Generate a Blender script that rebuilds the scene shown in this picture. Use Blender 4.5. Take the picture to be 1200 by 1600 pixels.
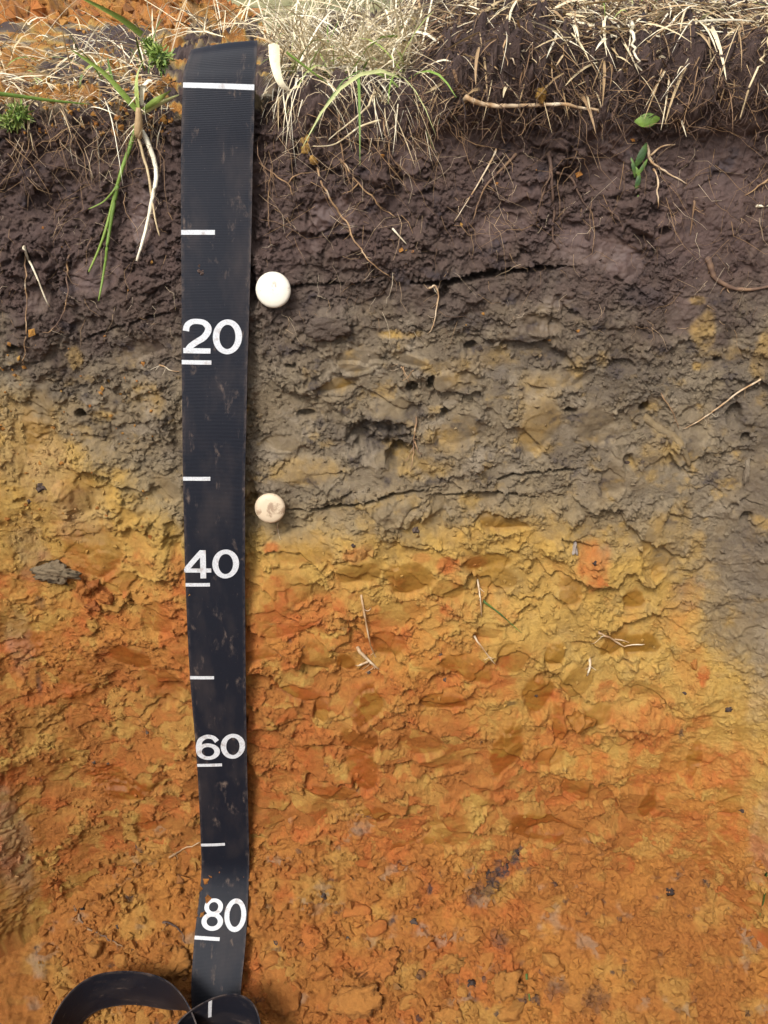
import bpy, math, random
import numpy as np
from mathutils import Vector, Matrix

random.seed(7)
RNG = np.random.default_rng(11)
scene = bpy.context.scene
for o in list(bpy.data.objects):
    bpy.data.objects.remove(o)
col = scene.collection
CM = 0.01
LEAN = math.radians(15.0)

# ------------------------------------------------------------------ frame of the pit face
EX = np.array([1.0, 0.0, 0.0])
NN = np.array([0.0, -math.cos(LEAN), math.sin(LEAN)])       # out of the face
ED = np.array([0.0, -math.sin(LEAN), -math.cos(LEAN)])      # down the face

# ------------------------------------------------------------------ camera
CAM_D, CAM_DOWN, PITCH, FPX = 65.0, 8.0, math.radians(21.0), 1250.0
CAM = (NN * CAM_D + ED * CAM_DOWN) * CM
FWD = -math.cos(PITCH) * NN + math.sin(PITCH) * ED
RGT = EX
UPV = np.cross(RGT, FWD)
cam_data = bpy.data.cameras.new('camera')
cam_data.sensor_fit = 'VERTICAL'
cam_data.sensor_height = 36.0
cam_data.sensor_width = 27.0
cam_data.lens = 36.0 * FPX / 1600.0
cam_data.clip_start = 0.01
cam_data.clip_end = 300.0
cam = bpy.data.objects.new('camera', cam_data)
col.objects.link(cam)
cam.matrix_world = Matrix(((RGT[0], UPV[0], -FWD[0], CAM[0]),
                           (RGT[1], UPV[1], -FWD[1], CAM[1]),
                           (RGT[2], UPV[2], -FWD[2], CAM[2]),
                           (0, 0, 0, 1)))
scene.camera = cam
scene.render.resolution_x = 768
scene.render.resolution_y = 1024

# ------------------------------------------------------------------ sky, sun, exposure
SUN_EL, SUN_AZ = math.radians(54.0), math.radians(-148.0)    # azimuth from +Y towards +X
world = bpy.data.worlds.new('World')
scene.world = world
world.use_nodes = True
wn, wl = world.node_tree.nodes, world.node_tree.links
for n in list(wn):
    wn.remove(n)
w_out = wn.new('ShaderNodeOutputWorld')
w_bg = wn.new('ShaderNodeBackground')
w_sky = wn.new('ShaderNodeTexSky')
w_hsv = wn.new('ShaderNodeHueSaturation')
w_sky.sky_type = 'NISHITA'
w_sky.sun_disc = False
w_sky.sun_elevation = SUN_EL
w_sky.sun_rotation = SUN_AZ
w_sky.air_density = 1.0
w_sky.dust_density = 4.0
w_hsv.inputs['Saturation'].default_value = 0.32              # thin cloud whitens the sky
w_bg.inputs['Strength'].default_value = 0.12
wl.new(w_sky.outputs[0], w_hsv.inputs['Color'])
wl.new(w_hsv.outputs[0], w_bg.inputs['Color'])
wl.new(w_bg.outputs[0], w_out.inputs['Surface'])

sun_d = bpy.data.lights.new('sun', 'SUN')
sun_d.energy = 1.5
sun_d.angle = math.radians(15.0)
sun_d.color = (1.0, 0.97, 0.92)
sun = bpy.data.objects.new('sun', sun_d)
col.objects.link(sun)
sdir = Vector((math.cos(SUN_EL) * math.sin(SUN_AZ), math.cos(SUN_EL) * math.cos(SUN_AZ), math.sin(SUN_EL)))
sun.rotation_euler = sdir.to_track_quat('Z', 'Y').to_euler()
sun.location = (0, 0, 3)

scene.view_settings.view_transform = 'Standard'
scene.view_settings.look = 'None'
scene.view_settings.gamma = 1.0
scene.view_settings.use_curve_mapping = False
scene.view_settings.exposure = 1.0

# ------------------------------------------------------------------ noise helpers (numpy)
_HT = np.random.default_rng(4).random((256, 256)).astype(np.float32)
def _h(ix, iy, s):
    return _HT[(np.asarray(iy).astype(np.int32) + s * 57) & 255, (np.asarray(ix).astype(np.int32) + s * 131 + (s * s) % 97) & 255]

_T = 256
_ang = np.random.default_rng(3).random((_T, _T)).astype(np.float32) * 2 * np.pi
_GX, _GY = np.cos(_ang), np.sin(_ang)

def perlin(x, y, s=0):
    x = np.asarray(x, np.float32) + (s * 37.17) % 251
    y = np.asarray(y, np.float32) + (s * 91.73) % 241
    xi = np.floor(x).astype(np.int32); yi = np.floor(y).astype(np.int32)
    fx = x - xi; fy = y - yi
    u = fx * fx * fx * (fx * (fx * 6 - 15) + 10); v = fy * fy * fy * (fy * (fy * 6 - 15) + 10)
    x0 = xi & 255; x1 = (xi + 1) & 255; y0 = yi & 255; y1 = (yi + 1) & 255
    _i = (y0 << 8) | x0; _j = (y0 << 8) | x1; _k = (y1 << 8) | x0; _l = (y1 << 8) | x1
    a = _GX.take(_i) * fx + _GY.take(_i) * fy
    b = _GX.take(_j) * (fx - 1) + _GY.take(_j) * fy
    c = _GX.take(_k) * fx + _GY.take(_k) * (fy - 1)
    d = _GX.take(_l) * (fx - 1) + _GY.take(_l) * (fy - 1)
    return (a + (b - a) * u + ((c + (d - c) * u) - (a + (b - a) * u)) * v) * 1.5

def fbm(x, y, o=4, s=0, g=0.5):
    r = 0; a = 1.0; t = 0
    for i in range(o):
        r = r + a * perlin(x * 2 ** i, y * 2 ** i, s + i * 7); t += a; a *= g
    return r / t

def worley(x, y, s=0):
    xi = np.floor(x); yi = np.floor(y)
    f1 = np.full(np.shape(x), 9.0, np.float32); f2 = f1.copy(); cid = np.zeros_like(f1)
    for dx in (-1, 0, 1):
        for dy in (-1, 0, 1):
            cx = xi + dx; cy = yi + dy
            r1 = _h(cx, cy, s); r2 = _h(cx, cy, s + 1)
            dd = np.sqrt((cx + r1 - x) ** 2 + (cy + r2 - y) ** 2)
            m = dd < f1
            f2 = np.where(m, f1, np.minimum(f2, dd))
            cid = np.where(m, _h(cx, cy, s + 2), cid)
            f1 = np.where(m, dd, f1)
    return f1, f2, cid

def chopped(x, y, s=0):
    """cells cut as tilted planes: height, border distance, cell id"""
    xi = np.floor(x); yi = np.floor(y)
    f1 = np.full(np.shape(x), 9.0, np.float32); f2 = f1.copy(); cid = np.zeros_like(f1); hx = np.zeros_like(f1); hy = np.zeros_like(f1)
    for dx in (-1, 0, 1):
        for dy in (-1, 0, 1):
            cx = xi + dx; cy = yi + dy
            ox = cx + _h(cx, cy, s) - x; oy = cy + _h(cx, cy, s + 1) - y
            dd = np.abs(ox) * 0.55 + np.abs(oy) * 0.55 + 0.45 * np.sqrt(ox * ox + oy * oy) + 0.5 * (_h(cx, cy, s + 3) - 0.5)
            m = dd < f1
            f2 = np.where(m, f1, np.minimum(f2, dd)); f1 = np.where(m, dd, f1)
            cid = np.where(m, _h(cx, cy, s + 2), cid); hx = np.where(m, -ox, hx); hy = np.where(m, -oy, hy)
    gx = (cid * 7.13) % 1 - 0.5; gy = (cid * 13.7) % 1 - 0.25
    return gx * hx * 1.1 + gy * hy * 1.2 + ((cid * 29.3) % 1 - 0.5) * 0.55, f2 - f1, cid

def sstep(a, b, x):
    t = np.clip((x - a) / (b - a), 0, 1)
    return t * t * (3 - 2 * t)

# ------------------------------------------------------------------ object helpers
def tag(o, label=None, cat=None, group=None, kind=None):
    if label: o['label'] = label
    if cat: o['category'] = cat
    if group: o['group'] = group
    if kind: o['kind'] = kind
    return o

def mesh_np(name, V, F, mat, parent=None, attrs=None, smooth=True, uv=None):
    """V (n,3), F (m,k) int array (all same k) or list of arrays."""
    V = np.asarray(V, np.float32)
    Fs = F if isinstance(F, list) else [F]
    Fs = [np.asarray(f, np.int32) for f in Fs if len(f)]
    me = bpy.data.meshes.new(name)
    me.vertices.add(len(V)); me.vertices.foreach_set('co', V.ravel())
    nl = sum(f.size for f in Fs); npoly = sum(len(f) for f in Fs)
    me.loops.add(nl); me.polygons.add(npoly)
    me.loops.foreach_set('vertex_index', np.concatenate([f.ravel() for f in Fs]))
    tot = np.concatenate([np.full(len(f), f.shape[1], np.int32) for f in Fs])
    st = np.concatenate([[0], np.cumsum(tot)[:-1]]).astype(np.int32)
    me.polygons.foreach_set('loop_start', st); me.polygons.foreach_set('loop_total', tot)
    me.polygons.foreach_set('use_smooth', np.full(npoly, smooth, bool))
    me.update(calc_edges=True)
    if attrs:
        for k, a in attrs.items():
            at = me.attributes.new(k, 'FLOAT', 'POINT')
            at.data.foreach_set('value', np.ascontiguousarray(np.broadcast_to(a, (len(V),)), np.float32))
    if uv is not None:
        ul = me.uv_layers.new(name='UVMap')
        idx = np.concatenate([f.ravel() for f in Fs])
        ul.data.foreach_set('uv', np.asarray(uv, np.float32)[idx].ravel())
    me.materials.append(mat)
    ob = bpy.data.objects.new(name, me)
    col.objects.link(ob)
    if parent: ob.parent = parent
    return ob

def empty(name, loc):
    e = bpy.data.objects.new(name, None)
    e.empty_display_size = 0.01
    e.location = loc
    col.objects.link(e)
    return e

def grid_faces(nv, nu):
    i = np.arange((nv - 1) * nu).reshape(nv - 1, nu)[:, :-1].ravel()
    return np.stack([i, i + nu, i + nu + 1, i + 1], 1)

# ------------------------------------------------------------------ photo point <-> place
def project(P):
    r = (np.asarray(P) - CAM)
    z = r @ FWD
    return 600 + FPX * (r @ RGT) / z, 800 - FPX * (r @ UPV) / z, z

def ray(px, py):
    return FWD + RGT * ((px - 600) / FPX) - UPV * ((py - 800) / FPX)

def face_pt(px, py, n=0.0):
    """point on the plane n cm in front of the face"""
    d = ray(px, py)
    t = (n * CM - CAM @ NN) / (d @ NN)
    return CAM + d * t

def face_ud(px, py):
    p = face_pt(px, py)
    return p[0] / CM, (p @ ED) / CM

# ------------------------------------------------------------------ materials
def new_mat(name):
    m = bpy.data.materials.new(name); m.use_nodes = True
    nt = m.node_tree
    b = nt.nodes['Principled BSDF']
    return m, nt, b

def nd(nt, t, **kw):
    n = nt.nodes.new(t)
    for k, v in kw.items():
        setattr(n, k, v)
    return n

def attr(nt, name):
    a = nd(nt, 'ShaderNodeAttribute'); a.attribute_name = name
    return a.outputs['Fac']

def noise(nt, vec, scale, detail=4, rough=0.55, dist=0.0):
    n = nd(nt, 'ShaderNodeTexNoise')
    n.inputs['Scale'].default_value = scale; n.inputs['Detail'].default_value = detail
    n.inputs['Roughness'].default_value = rough; n.inputs['Distortion'].default_value = dist
    nt.links.new(vec, n.inputs['Vector'])
    return n.outputs['Fac']

def maprange(nt, v, a, b, c, d):
    n = nd(nt, 'ShaderNodeMapRange')
    n.inputs[1].default_value = a; n.inputs[2].default_value = b
    n.inputs[3].default_value = c; n.inputs[4].default_value = d
    nt.links.new(v, n.inputs[0])
    return n.outputs[0]

def math_n(nt, op, a, b):
    n = nd(nt, 'ShaderNodeMath', operation=op)
    for i, v in enumerate((a, b)):
        if isinstance(v, (int, float)): n.inputs[i].default_value = v
        else: nt.links.new(v, n.inputs[i])
    return n.outputs[0]

def mix(nt, fac, a, b, blend='MIX'):
    n = nd(nt, 'ShaderNodeMix', data_type='RGBA', blend_type=blend)
    n.clamp_factor = True
    for s, v in ((0, fac), (6, a), (7, b)):
        if isinstance(v, (int, float)): n.inputs[s].default_value = v
        elif isinstance(v, tuple): n.inputs[s].default_value = (*v, 1)
        else: nt.links.new(v, n.inputs[s])
    return n.outputs[2]

def ramp(nt, fac, stops, interp='LINEAR'):
    r = nd(nt, 'ShaderNodeValToRGB'); r.color_ramp.interpolation = interp
    e = r.color_ramp.elements
    while len(e) < len(stops): e.new(0.5)
    for i, (p, c) in enumerate(stops):
        e[i].position = p; e[i].color = (*c, 1)
    nt.links.new(fac, r.inputs[0])
    return r.outputs[0]

def soil_material():
    m, nt, b = new_mat('soil')
    L = nt.links
    geo = nd(nt, 'ShaderNodeNewGeometry').outputs['Position']
    hz = math_n(nt, 'DIVIDE', attr(nt, 'hz'), 3.0)
    n_fine = noise(nt, geo, 260, 6, 0.65)
    n_mid = noise(nt, geo, 55, 5, 0.6, 0.3)
    n_big = noise(nt, geo, 14, 4, 0.55, 0.5)
    hzw = math_n(nt, 'ADD', hz, maprange(nt, n_mid, 0.3, 0.7, -0.05, 0.05))
    c = ramp(nt, hzw, [(0.0, (0.084, 0.054, 0.047)), (0.17, (0.106, 0.077, 0.060)), (0.34, (0.225, 0.178, 0.116)),
                       (0.52, (0.29, 0.215, 0.112)), (0.67, (0.48, 0.305, 0.082)), (0.84, (0.45, 0.198, 0.042)),
                       (1.0, (0.355, 0.136, 0.030))])
    # broad and middle colour drift of the soil itself
    c = mix(nt, maprange(nt, n_big, 0.35, 0.68, 0.0, 0.45), c, mix(nt, 1.0, c, (0.80, 0.72, 0.62), 'MULTIPLY'))
    c = mix(nt, maprange(nt, n_mid, 0.46, 0.75, 0.0, 0.40), c, mix(nt, 1.0, c, (1.30, 1.27, 1.22), 'MULTIPLY'))
    n_m2 = noise(nt, geo, 90, 5, 0.7, 0.2)
    c = mix(nt, maprange(nt, n_m2, 0.52, 0.72, 0.0, 0.42), c, mix(nt, 1.0, c, (0.60, 0.52, 0.47), 'MULTIPLY'))
    tops = maprange(nt, hz, 0.0, 0.3, 1.0, 0.0)
    c = mix(nt, math_n(nt, 'MULTIPLY', tops, maprange(nt, n_m2, 0.42, 0.70, 0.0, 0.6)), c, mix(nt, 1.0, c, (1.55, 1.50, 1.42), 'MULTIPLY'))
    redm = math_n(nt, 'MULTIPLY', attr(nt, 'red'), maprange(nt, n_mid, 0.32, 0.58, 0.35, 1.0))
    c = mix(nt, redm, c, (0.43, 0.125, 0.028))
    och = math_n(nt, 'MULTIPLY', attr(nt, 'ochre'), maprange(nt, n_mid, 0.35, 0.6, 0.4, 1.0))
    c = mix(nt, och, c, (0.46, 0.285, 0.070))
    c = mix(nt, math_n(nt, 'MULTIPLY', attr(nt, 'grey'), maprange(nt, n_mid, 0.35, 0.6, 0.45, 1.0)), c, (0.30, 0.245, 0.178))
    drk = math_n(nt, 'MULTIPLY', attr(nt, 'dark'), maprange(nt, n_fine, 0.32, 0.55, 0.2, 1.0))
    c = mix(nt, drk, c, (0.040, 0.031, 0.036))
    # smeared, moist trowel facets: deeper colour, slight sheen
    sm = attr(nt, 'smear')
    c = mix(nt, sm, c, mix(nt, 1.0, c, ramp(nt, hz, [(0.05, (0.96, 0.95, 0.96)), (0.35, (0.66, 0.62, 0.53)), (0.66, (0.51, 0.42, 0.25)), (1.0, (0.54, 0.44, 0.28))]), 'MULTIPLY'))
    c = mix(nt, maprange(nt, n_fine, 0.35, 0.7, 0.0, 0.35), c, mix(nt, 1.0, c, (1.28, 1.26, 1.22), 'MULTIPLY'))
    c = mix(nt, maprange(nt, n_fine, 0.62, 0.42, 0.0, 0.35), c, mix(nt, 1.0, c, (0.70, 0.66, 0.62), 'MULTIPLY'))
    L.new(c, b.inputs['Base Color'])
    rg = maprange(nt, sm, 0, 1, 0.82, 0.56)
    L.new(rg, b.inputs['Roughness'])
    b.inputs['Specular IOR Level'].default_value = 0.32
    bp = nd(nt, 'ShaderNodeBump')
    bp.inputs['Distance'].default_value = 0.0026
    L.new(maprange(nt, sm, 0, 1, 0.9, 0.14), bp.inputs['Strength'])
    hgt = math_n(nt, 'ADD', noise(nt, geo, 520, 6, 0.72), math_n(nt, 'MULTIPLY', noise(nt, geo, 1300, 3, 0.6), 0.5))
    L.new(hgt, bp.inputs['Height'])
    L.new(bp.outputs[0], b.inputs['Normal'])
    return m

def tint_material(name, stops, rough=0.6, spec=0.3, trans=0.0, mott=200, amt=0.35):
    m, nt, b = new_mat(name)
    geo = nd(nt, 'ShaderNodeNewGeometry').outputs['Position']
    c = ramp(nt, attr(nt, 'tint'), stops)
    n = noise(nt, geo, mott, 4, 0.6)
    c = mix(nt, maprange(nt, n, 0.35, 0.7, amt, 0.0), c, mix(nt, 1.0, c, (0.55, 0.47, 0.40), 'MULTIPLY'))
    nt.links.new(c, b.inputs['Base Color'])
    b.inputs['Roughness'].default_value = rough
    b.inputs['Specular IOR Level'].default_value = spec
    bp = nd(nt, 'ShaderNodeBump'); bp.inputs['Distance'].default_value = 0.0006; bp.inputs['Strength'].default_value = 0.6
    nt.links.new(noise(nt, geo, 900, 3), bp.inputs['Height']); nt.links.new(bp.outputs[0], b.inputs['Normal'])
    return m

SOIL = soil_material()
STRAW = tint_material('straw', [(0.0, (0.20, 0.115, 0.06)), (0.25, (0.42, 0.29, 0.15)), (0.6, (0.66, 0.54, 0.33)), (1.0, (0.84, 0.78, 0.60))], 0.55)
GRASS = tint_material('green_blade', [(0.0, (0.035, 0.075, 0.022)), (0.5, (0.17, 0.27, 0.05)), (0.8, (0.33, 0.42, 0.10)), (1.0, (0.52, 0.55, 0.25))], 0.5)
ROOT = tint_material('root_bark', [(0.0, (0.045, 0.030, 0.028)), (0.35, (0.15, 0.09, 0.06)), (0.7, (0.42, 0.26, 0.13)), (1.0, (0.78, 0.68, 0.50))], 0.7)
STONE = tint_material('iron_nodule', [(0.0, (0.040, 0.029, 0.027)), (0.5, (0.13, 0.095, 0.075)), (1.0, (0.34, 0.29, 0.25))], 0.9, 0.08, mott=500)

def turf_material():
    m, nt, b = new_mat('distant_turf')
    geo = nd(nt, 'ShaderNodeNewGeometry').outputs['Position']
    c = ramp(nt, noise(nt, geo, 9, 8, 0.7), [(0.3, (0.07, 0.08, 0.03)), (0.5, (0.17, 0.16, 0.06)), (0.7, (0.38, 0.31, 0.16))])
    nt.links.new(c, b.inputs['Base Color']); b.inputs['Roughness'].default_value = 0.9
    return m
TURF = turf_material()

# ------------------------------------------------------------------ shape of the pit: a sheet swept round the walls
XC_L, XC_R, RAD = -24.5, 26.0, 19.0
MAXTURN = math.radians(54)
V0, ROLL = 2.6, 2.6

def path(u):
    """arc length u (cm) -> x, n, angle (turn) ; back wall flat, corners rounded towards the viewer"""
    u = np.asarray(u, np.float32)
    x = u.copy(); n = np.zeros_like(u); ph = np.zeros_like(u)
    for sgn, xc in ((-1, -XC_L), (1, XC_R)):
        e = sgn * u - xc
        m = e > 0
        a = np.clip(e / RAD, 0, MAXTURN)
        over = np.clip(e - MAXTURN * RAD, 0, None)
        xx = xc + RAD * np.sin(a) + over * math.cos(MAXTURN)
        nn = RAD * (1 - np.cos(a)) + over * math.sin(MAXTURN)
        x = np.where(m, sgn * xx, x); n = np.where(m, nn, n); ph = np.where(m, sgn * a, ph)
    return x, n, ph

def sheet(u, v):
    """u, v 2-D arrays in cm -> position (m) and outward normal"""
    x, n, ph = path(u)
    nx = -np.sin(ph); nnn = np.cos(ph)                        # outward normal in (x, n)
    turn = (math.pi / 2) - LEAN * np.cos(ph)
    e = np.clip(V0 - v, 0, None)
    a = np.minimum(e / ROLL, turn)
    over = np.clip(e - turn * ROLL, 0, None)
    back = ROLL * (1 - np.cos(a)) + over * np.sin(a)          # distance behind the face
    dd = np.where(v >= V0, v, V0 - ROLL * np.sin(a) - over * np.cos(a))
    px = x - nx * back; pn = n - nnn * back
    # normal turns upwards over the rim
    ca, sa = np.cos(a), np.sin(a)
    N = (nx * ca)[..., None] * EX + (nnn * ca)[..., None] * NN - sa[..., None] * ED
    P = (px[..., None] * EX + pn[..., None] * NN + dd[..., None] * ED) * CM
    return P, N, dd, a

ROLL_LEN = (math.pi / 2 - LEAN) * ROLL
V_TOP = V0 - ROLL_LEN
u_fine = np.arange(-37, 38.01, 0.101)
u_ax = np.concatenate([np.arange(-150, -56, 3.5), np.arange(-56, -37.2, .24), u_fine, np.arange(38.2, 56, .24), np.arange(56.5, 151, 3.5)]).astype(np.float32)
v_ax = np.concatenate([V_TOP - np.arange(60, 10, -1.5), V_TOP - np.arange(10, 0.05, -0.25),
                       np.arange(V_TOP, V0, 0.1), np.arange(V0, 76.5, 0.09), np.arange(77, 116, 2.0)]).astype(np.float32)
U, Vv = np.meshgrid(u_ax, v_ax)
nV, nU = U.shape
ROW_TOP = int(np.searchsorted(v_ax, V_TOP - 1e-4))
P0, N0, DD, AA = sheet(U, Vv)

def zbuffer(P, idx, cell=3):
    px, py, z = project(P)
    W, H = 1200 // cell + 40, 1600 // cell + 40
    ix = np.floor(px / cell).astype(int) + 20; iy = np.floor(py / cell).astype(int) + 20
    ok = (ix >= 0) & (iy >= 0) & (ix < W) & (iy < H) & (z > 0)
    order = np.argsort(-z[ok])
    buf = np.full((H, W), -1, np.int64)
    ii = np.nonzero(ok)[0][order]
    buf[iy[ii], ix[ii]] = idx[ii]
    return buf

def zlook(buf, px, py, cell=3):
    H, W = buf.shape
    ix = int(np.clip(px // cell + 20, 0, W - 1)); iy = int(np.clip(py // cell + 20, 0, H - 1))
    for r in range(0, 12):
        sub = buf[max(iy - r, 0):iy + r + 1, max(ix - r, 0):ix + r + 1]
        k = sub[sub >= 0]
        if len(k): return int(k[len(k) // 2])
    return 0

_flat = P0.reshape(-1, 3)
buf0 = zbuffer(_flat, np.arange(len(_flat)))
def ud(px, py):
    if -200 < px < 1400:
        k = zlook(buf0, px, py)
        return float(u_ax[k % nU]), float(v_ax[k // nU])
    return face_ud(px, py)
def pxcm(px, py):
    """picture pixels per cm on the face"""
    p = face_pt(px, py); return FPX / (((p - CAM) @ FWD) / CM)

# ------------------------------------------------------------------ soil horizons
XS = [-40, -30, -24, -16, -8, 0, 6, 12, 18, 23, 27, 31, 36, 42]
B1 = np.interp(U, XS, [17, 18, 18, 17, 16, 14.6, 14.6, 15, 16, 17, 16.5, 15, 15, 16])
B2 = np.interp(U, XS, [16, 20, 27.5, 34, 34, 33, 32.5, 32.5, 33.5, 35, 38, 43, 48, 50])
B3 = np.interp(U, XS, [42, 42, 42, 43, 43, 45, 47, 51, 57, 60, 58, 60, 66, 68])
wv = (1.8 + 3.0 * sstep(22, 32, np.abs(U))) * fbm(U / 7, Vv / 7, 5, 21) + (0.9 + 2.6 * sstep(18, 28, np.abs(U))) * fbm(U / 2.0, Vv / 2.2, 5, 22, 0.6)
dW = DD + wv
W2 = 1.6 + 3.5 * sstep(22, 32, np.abs(U))
HZ = sstep(-6.5, 7.0, dW + 1.8 * fbm(U / 4, Vv / 4, 4, 23) - B1) + sstep(-2.6 - W2, 3.2 + W2, dW - B2) \
    + sstep(-11, 12, dW + 5 * fbm(U / 9, Vv / 9, 4, 24) - B3)
HZ = HZ.astype(np.float32)
top = 1 - sstep(-5, 6, DD - B1)                     # 1 in the topsoil
low = sstep(-3, 4, DD - B2)                         # 1 in the clay below

# ------------------------------------------------------------------ relief of the face (cm, outwards)
wu = U + 0.9 * fbm(U / 3.1, Vv / 3.1, 3, 1); wd = Vv + 0.9 * fbm(U / 3.1, Vv / 3.1, 3, 2)
big = 1.3 * fbm(U / 13, Vv / 12, 3, 3)
mid = fbm(wu / 4.4, wd / 4.2, 5, 4)
sm_ = fbm(wu / 1.3, wd / 1.0, 5, 5, 0.6)
patch = sstep(-0.15, 0.25, fbm(U / 6, Vv / 6, 4, 6))                 # where the surface is torn rather than cut
patch2 = sstep(-0.05, 0.3, fbm(U / 3.2, Vv / 2.6, 4, 8))
q1 = Vv / 7.0 + 2.5 * fbm(U / 5.5, Vv / 4.6, 5, 9)
saw1 = q1 - np.floor(q1)
q2 = Vv / 4.5 + 2.6 * fbm(U / 2.1, Vv / 1.7, 6, 10, 0.62)
saw2 = q2 - np.floor(q2)
q3 = Vv / 2.2 + 2.6 * fbm(U / 0.9, Vv / 0.75, 5, 14, 0.62)
saw3 = q3 - np.floor(q3)
f1a, f2a, ida = worley(wu / 1.7, wd / 1.4, 31)
f1b, f2b, idb = worley(wu / 0.62, wd / 0.56, 41)
f1c, f2c, idc = worley(wu / 0.30, wd / 0.28, 51)
f1d, f2d, idd_ = worley(U / 0.175 + 0.8 * perlin(U / .5, Vv / .5, 17), Vv / 0.16, 57)
micro = np.clip(0.8 - f1d, 0, 1) * (0.15 + idd_)
clod = np.clip(0.75 - f1a, 0, 1) * (0.3 + ida)
crumb = np.clip(0.75 - f1b, 0, 1) * (0.25 + idb)
grit = np.clip(0.75 - f1c, 0, 1) * (0.2 + idc)
crk = -np.exp(-np.abs(fbm(wu / 1.1, wd / 0.8, 5, 18, 0.62)) / 0.035) * sstep(-.1, .25, fbm(U / 2.5, Vv / 2.5, 3, 19))   # fine fissures
rough_top = 0.62 * mid + 0.20 * sm_ + 0.95 * clod * patch + 0.60 * crumb * (0.25 + 0.75 * patch2) + 0.32 * grit + 0.20 * micro + 0.16 * crk \
    + 0.22 * saw1 * patch + 0.10 * saw2 * patch2 - 1.1 * sstep(0.20, 0.5, fbm(wu / 2.2, wd / 1.5, 4, 12)) * patch
wu2 = U + 1.3 * fbm(U / 5, Vv / 5, 4, 101) + 0.35 * fbm(U / 1.2, Vv / 1.2, 4, 103); wd2 = Vv + 1.3 * fbm(U / 5, Vv / 5, 4, 102) + 0.35 * fbm(U / 1.2, Vv / 1.2, 4, 104)
ca_, sa_ = math.cos(.5), math.sin(.5)
ch1, eb1, ci1 = chopped((wu2 * ca_ + wd2 * sa_) / 4.6, (-wu2 * sa_ + wd2 * ca_) / 3.3, 201)
ch2, eb2, ci2 = chopped((wu2 * ca_ - wd2 * sa_) / 2.1, (wu2 * sa_ + wd2 * ca_) / 1.7, 211)
tornm = sstep(-0.06 + 0.07 * low, 0.14 + 0.07 * low, fbm(U / 2.6, Vv / 2.2, 5, 105, 0.6) + 0.22 * (ci1 - 0.5) + 0.10 * np.exp(-eb1 / .12))   # 1 = torn and crumbly, 0 = cleanly cut
rough_low = 0.45 * mid + (0.6 + 0.5 * low) * ch1 + 0.42 * ch2 * (0.35 + 0.65 * tornm) \
    + tornm * (0.20 * saw2 * (0.3 + 0.7 * patch2) + 0.09 * saw3 + 0.20 * sm_ + 0.26 * clod * patch2 + 0.34 * crumb * patch + 0.24 * grit + 0.16 * micro) \
    + (1 - tornm) * (0.035 * sm_ + 0.03 * grit) + 0.12 * crk * tornm * patch
rough_top = rough_top + 0.75 * ch1 * (0.4 + 0.6 * patch) + 0.45 * ch2 * patch2 - 0.28 * sstep(.10, .0, eb2) * patch
cutm = (1 - tornm) * low
H = big + top * rough_top + (1 - top) * rough_low
SMEAR = cutm * 0.40 * ci1

def window(cu, cv, r):
    i0 = np.searchsorted(v_ax, cv - r); i1 = np.searchsorted(v_ax, cv + r)
    j0 = np.searchsorted(u_ax, cu - r); j1 = np.searchsorted(u_ax, cu + r)
    return slice(i0, i1), slice(j0, j1)

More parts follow.
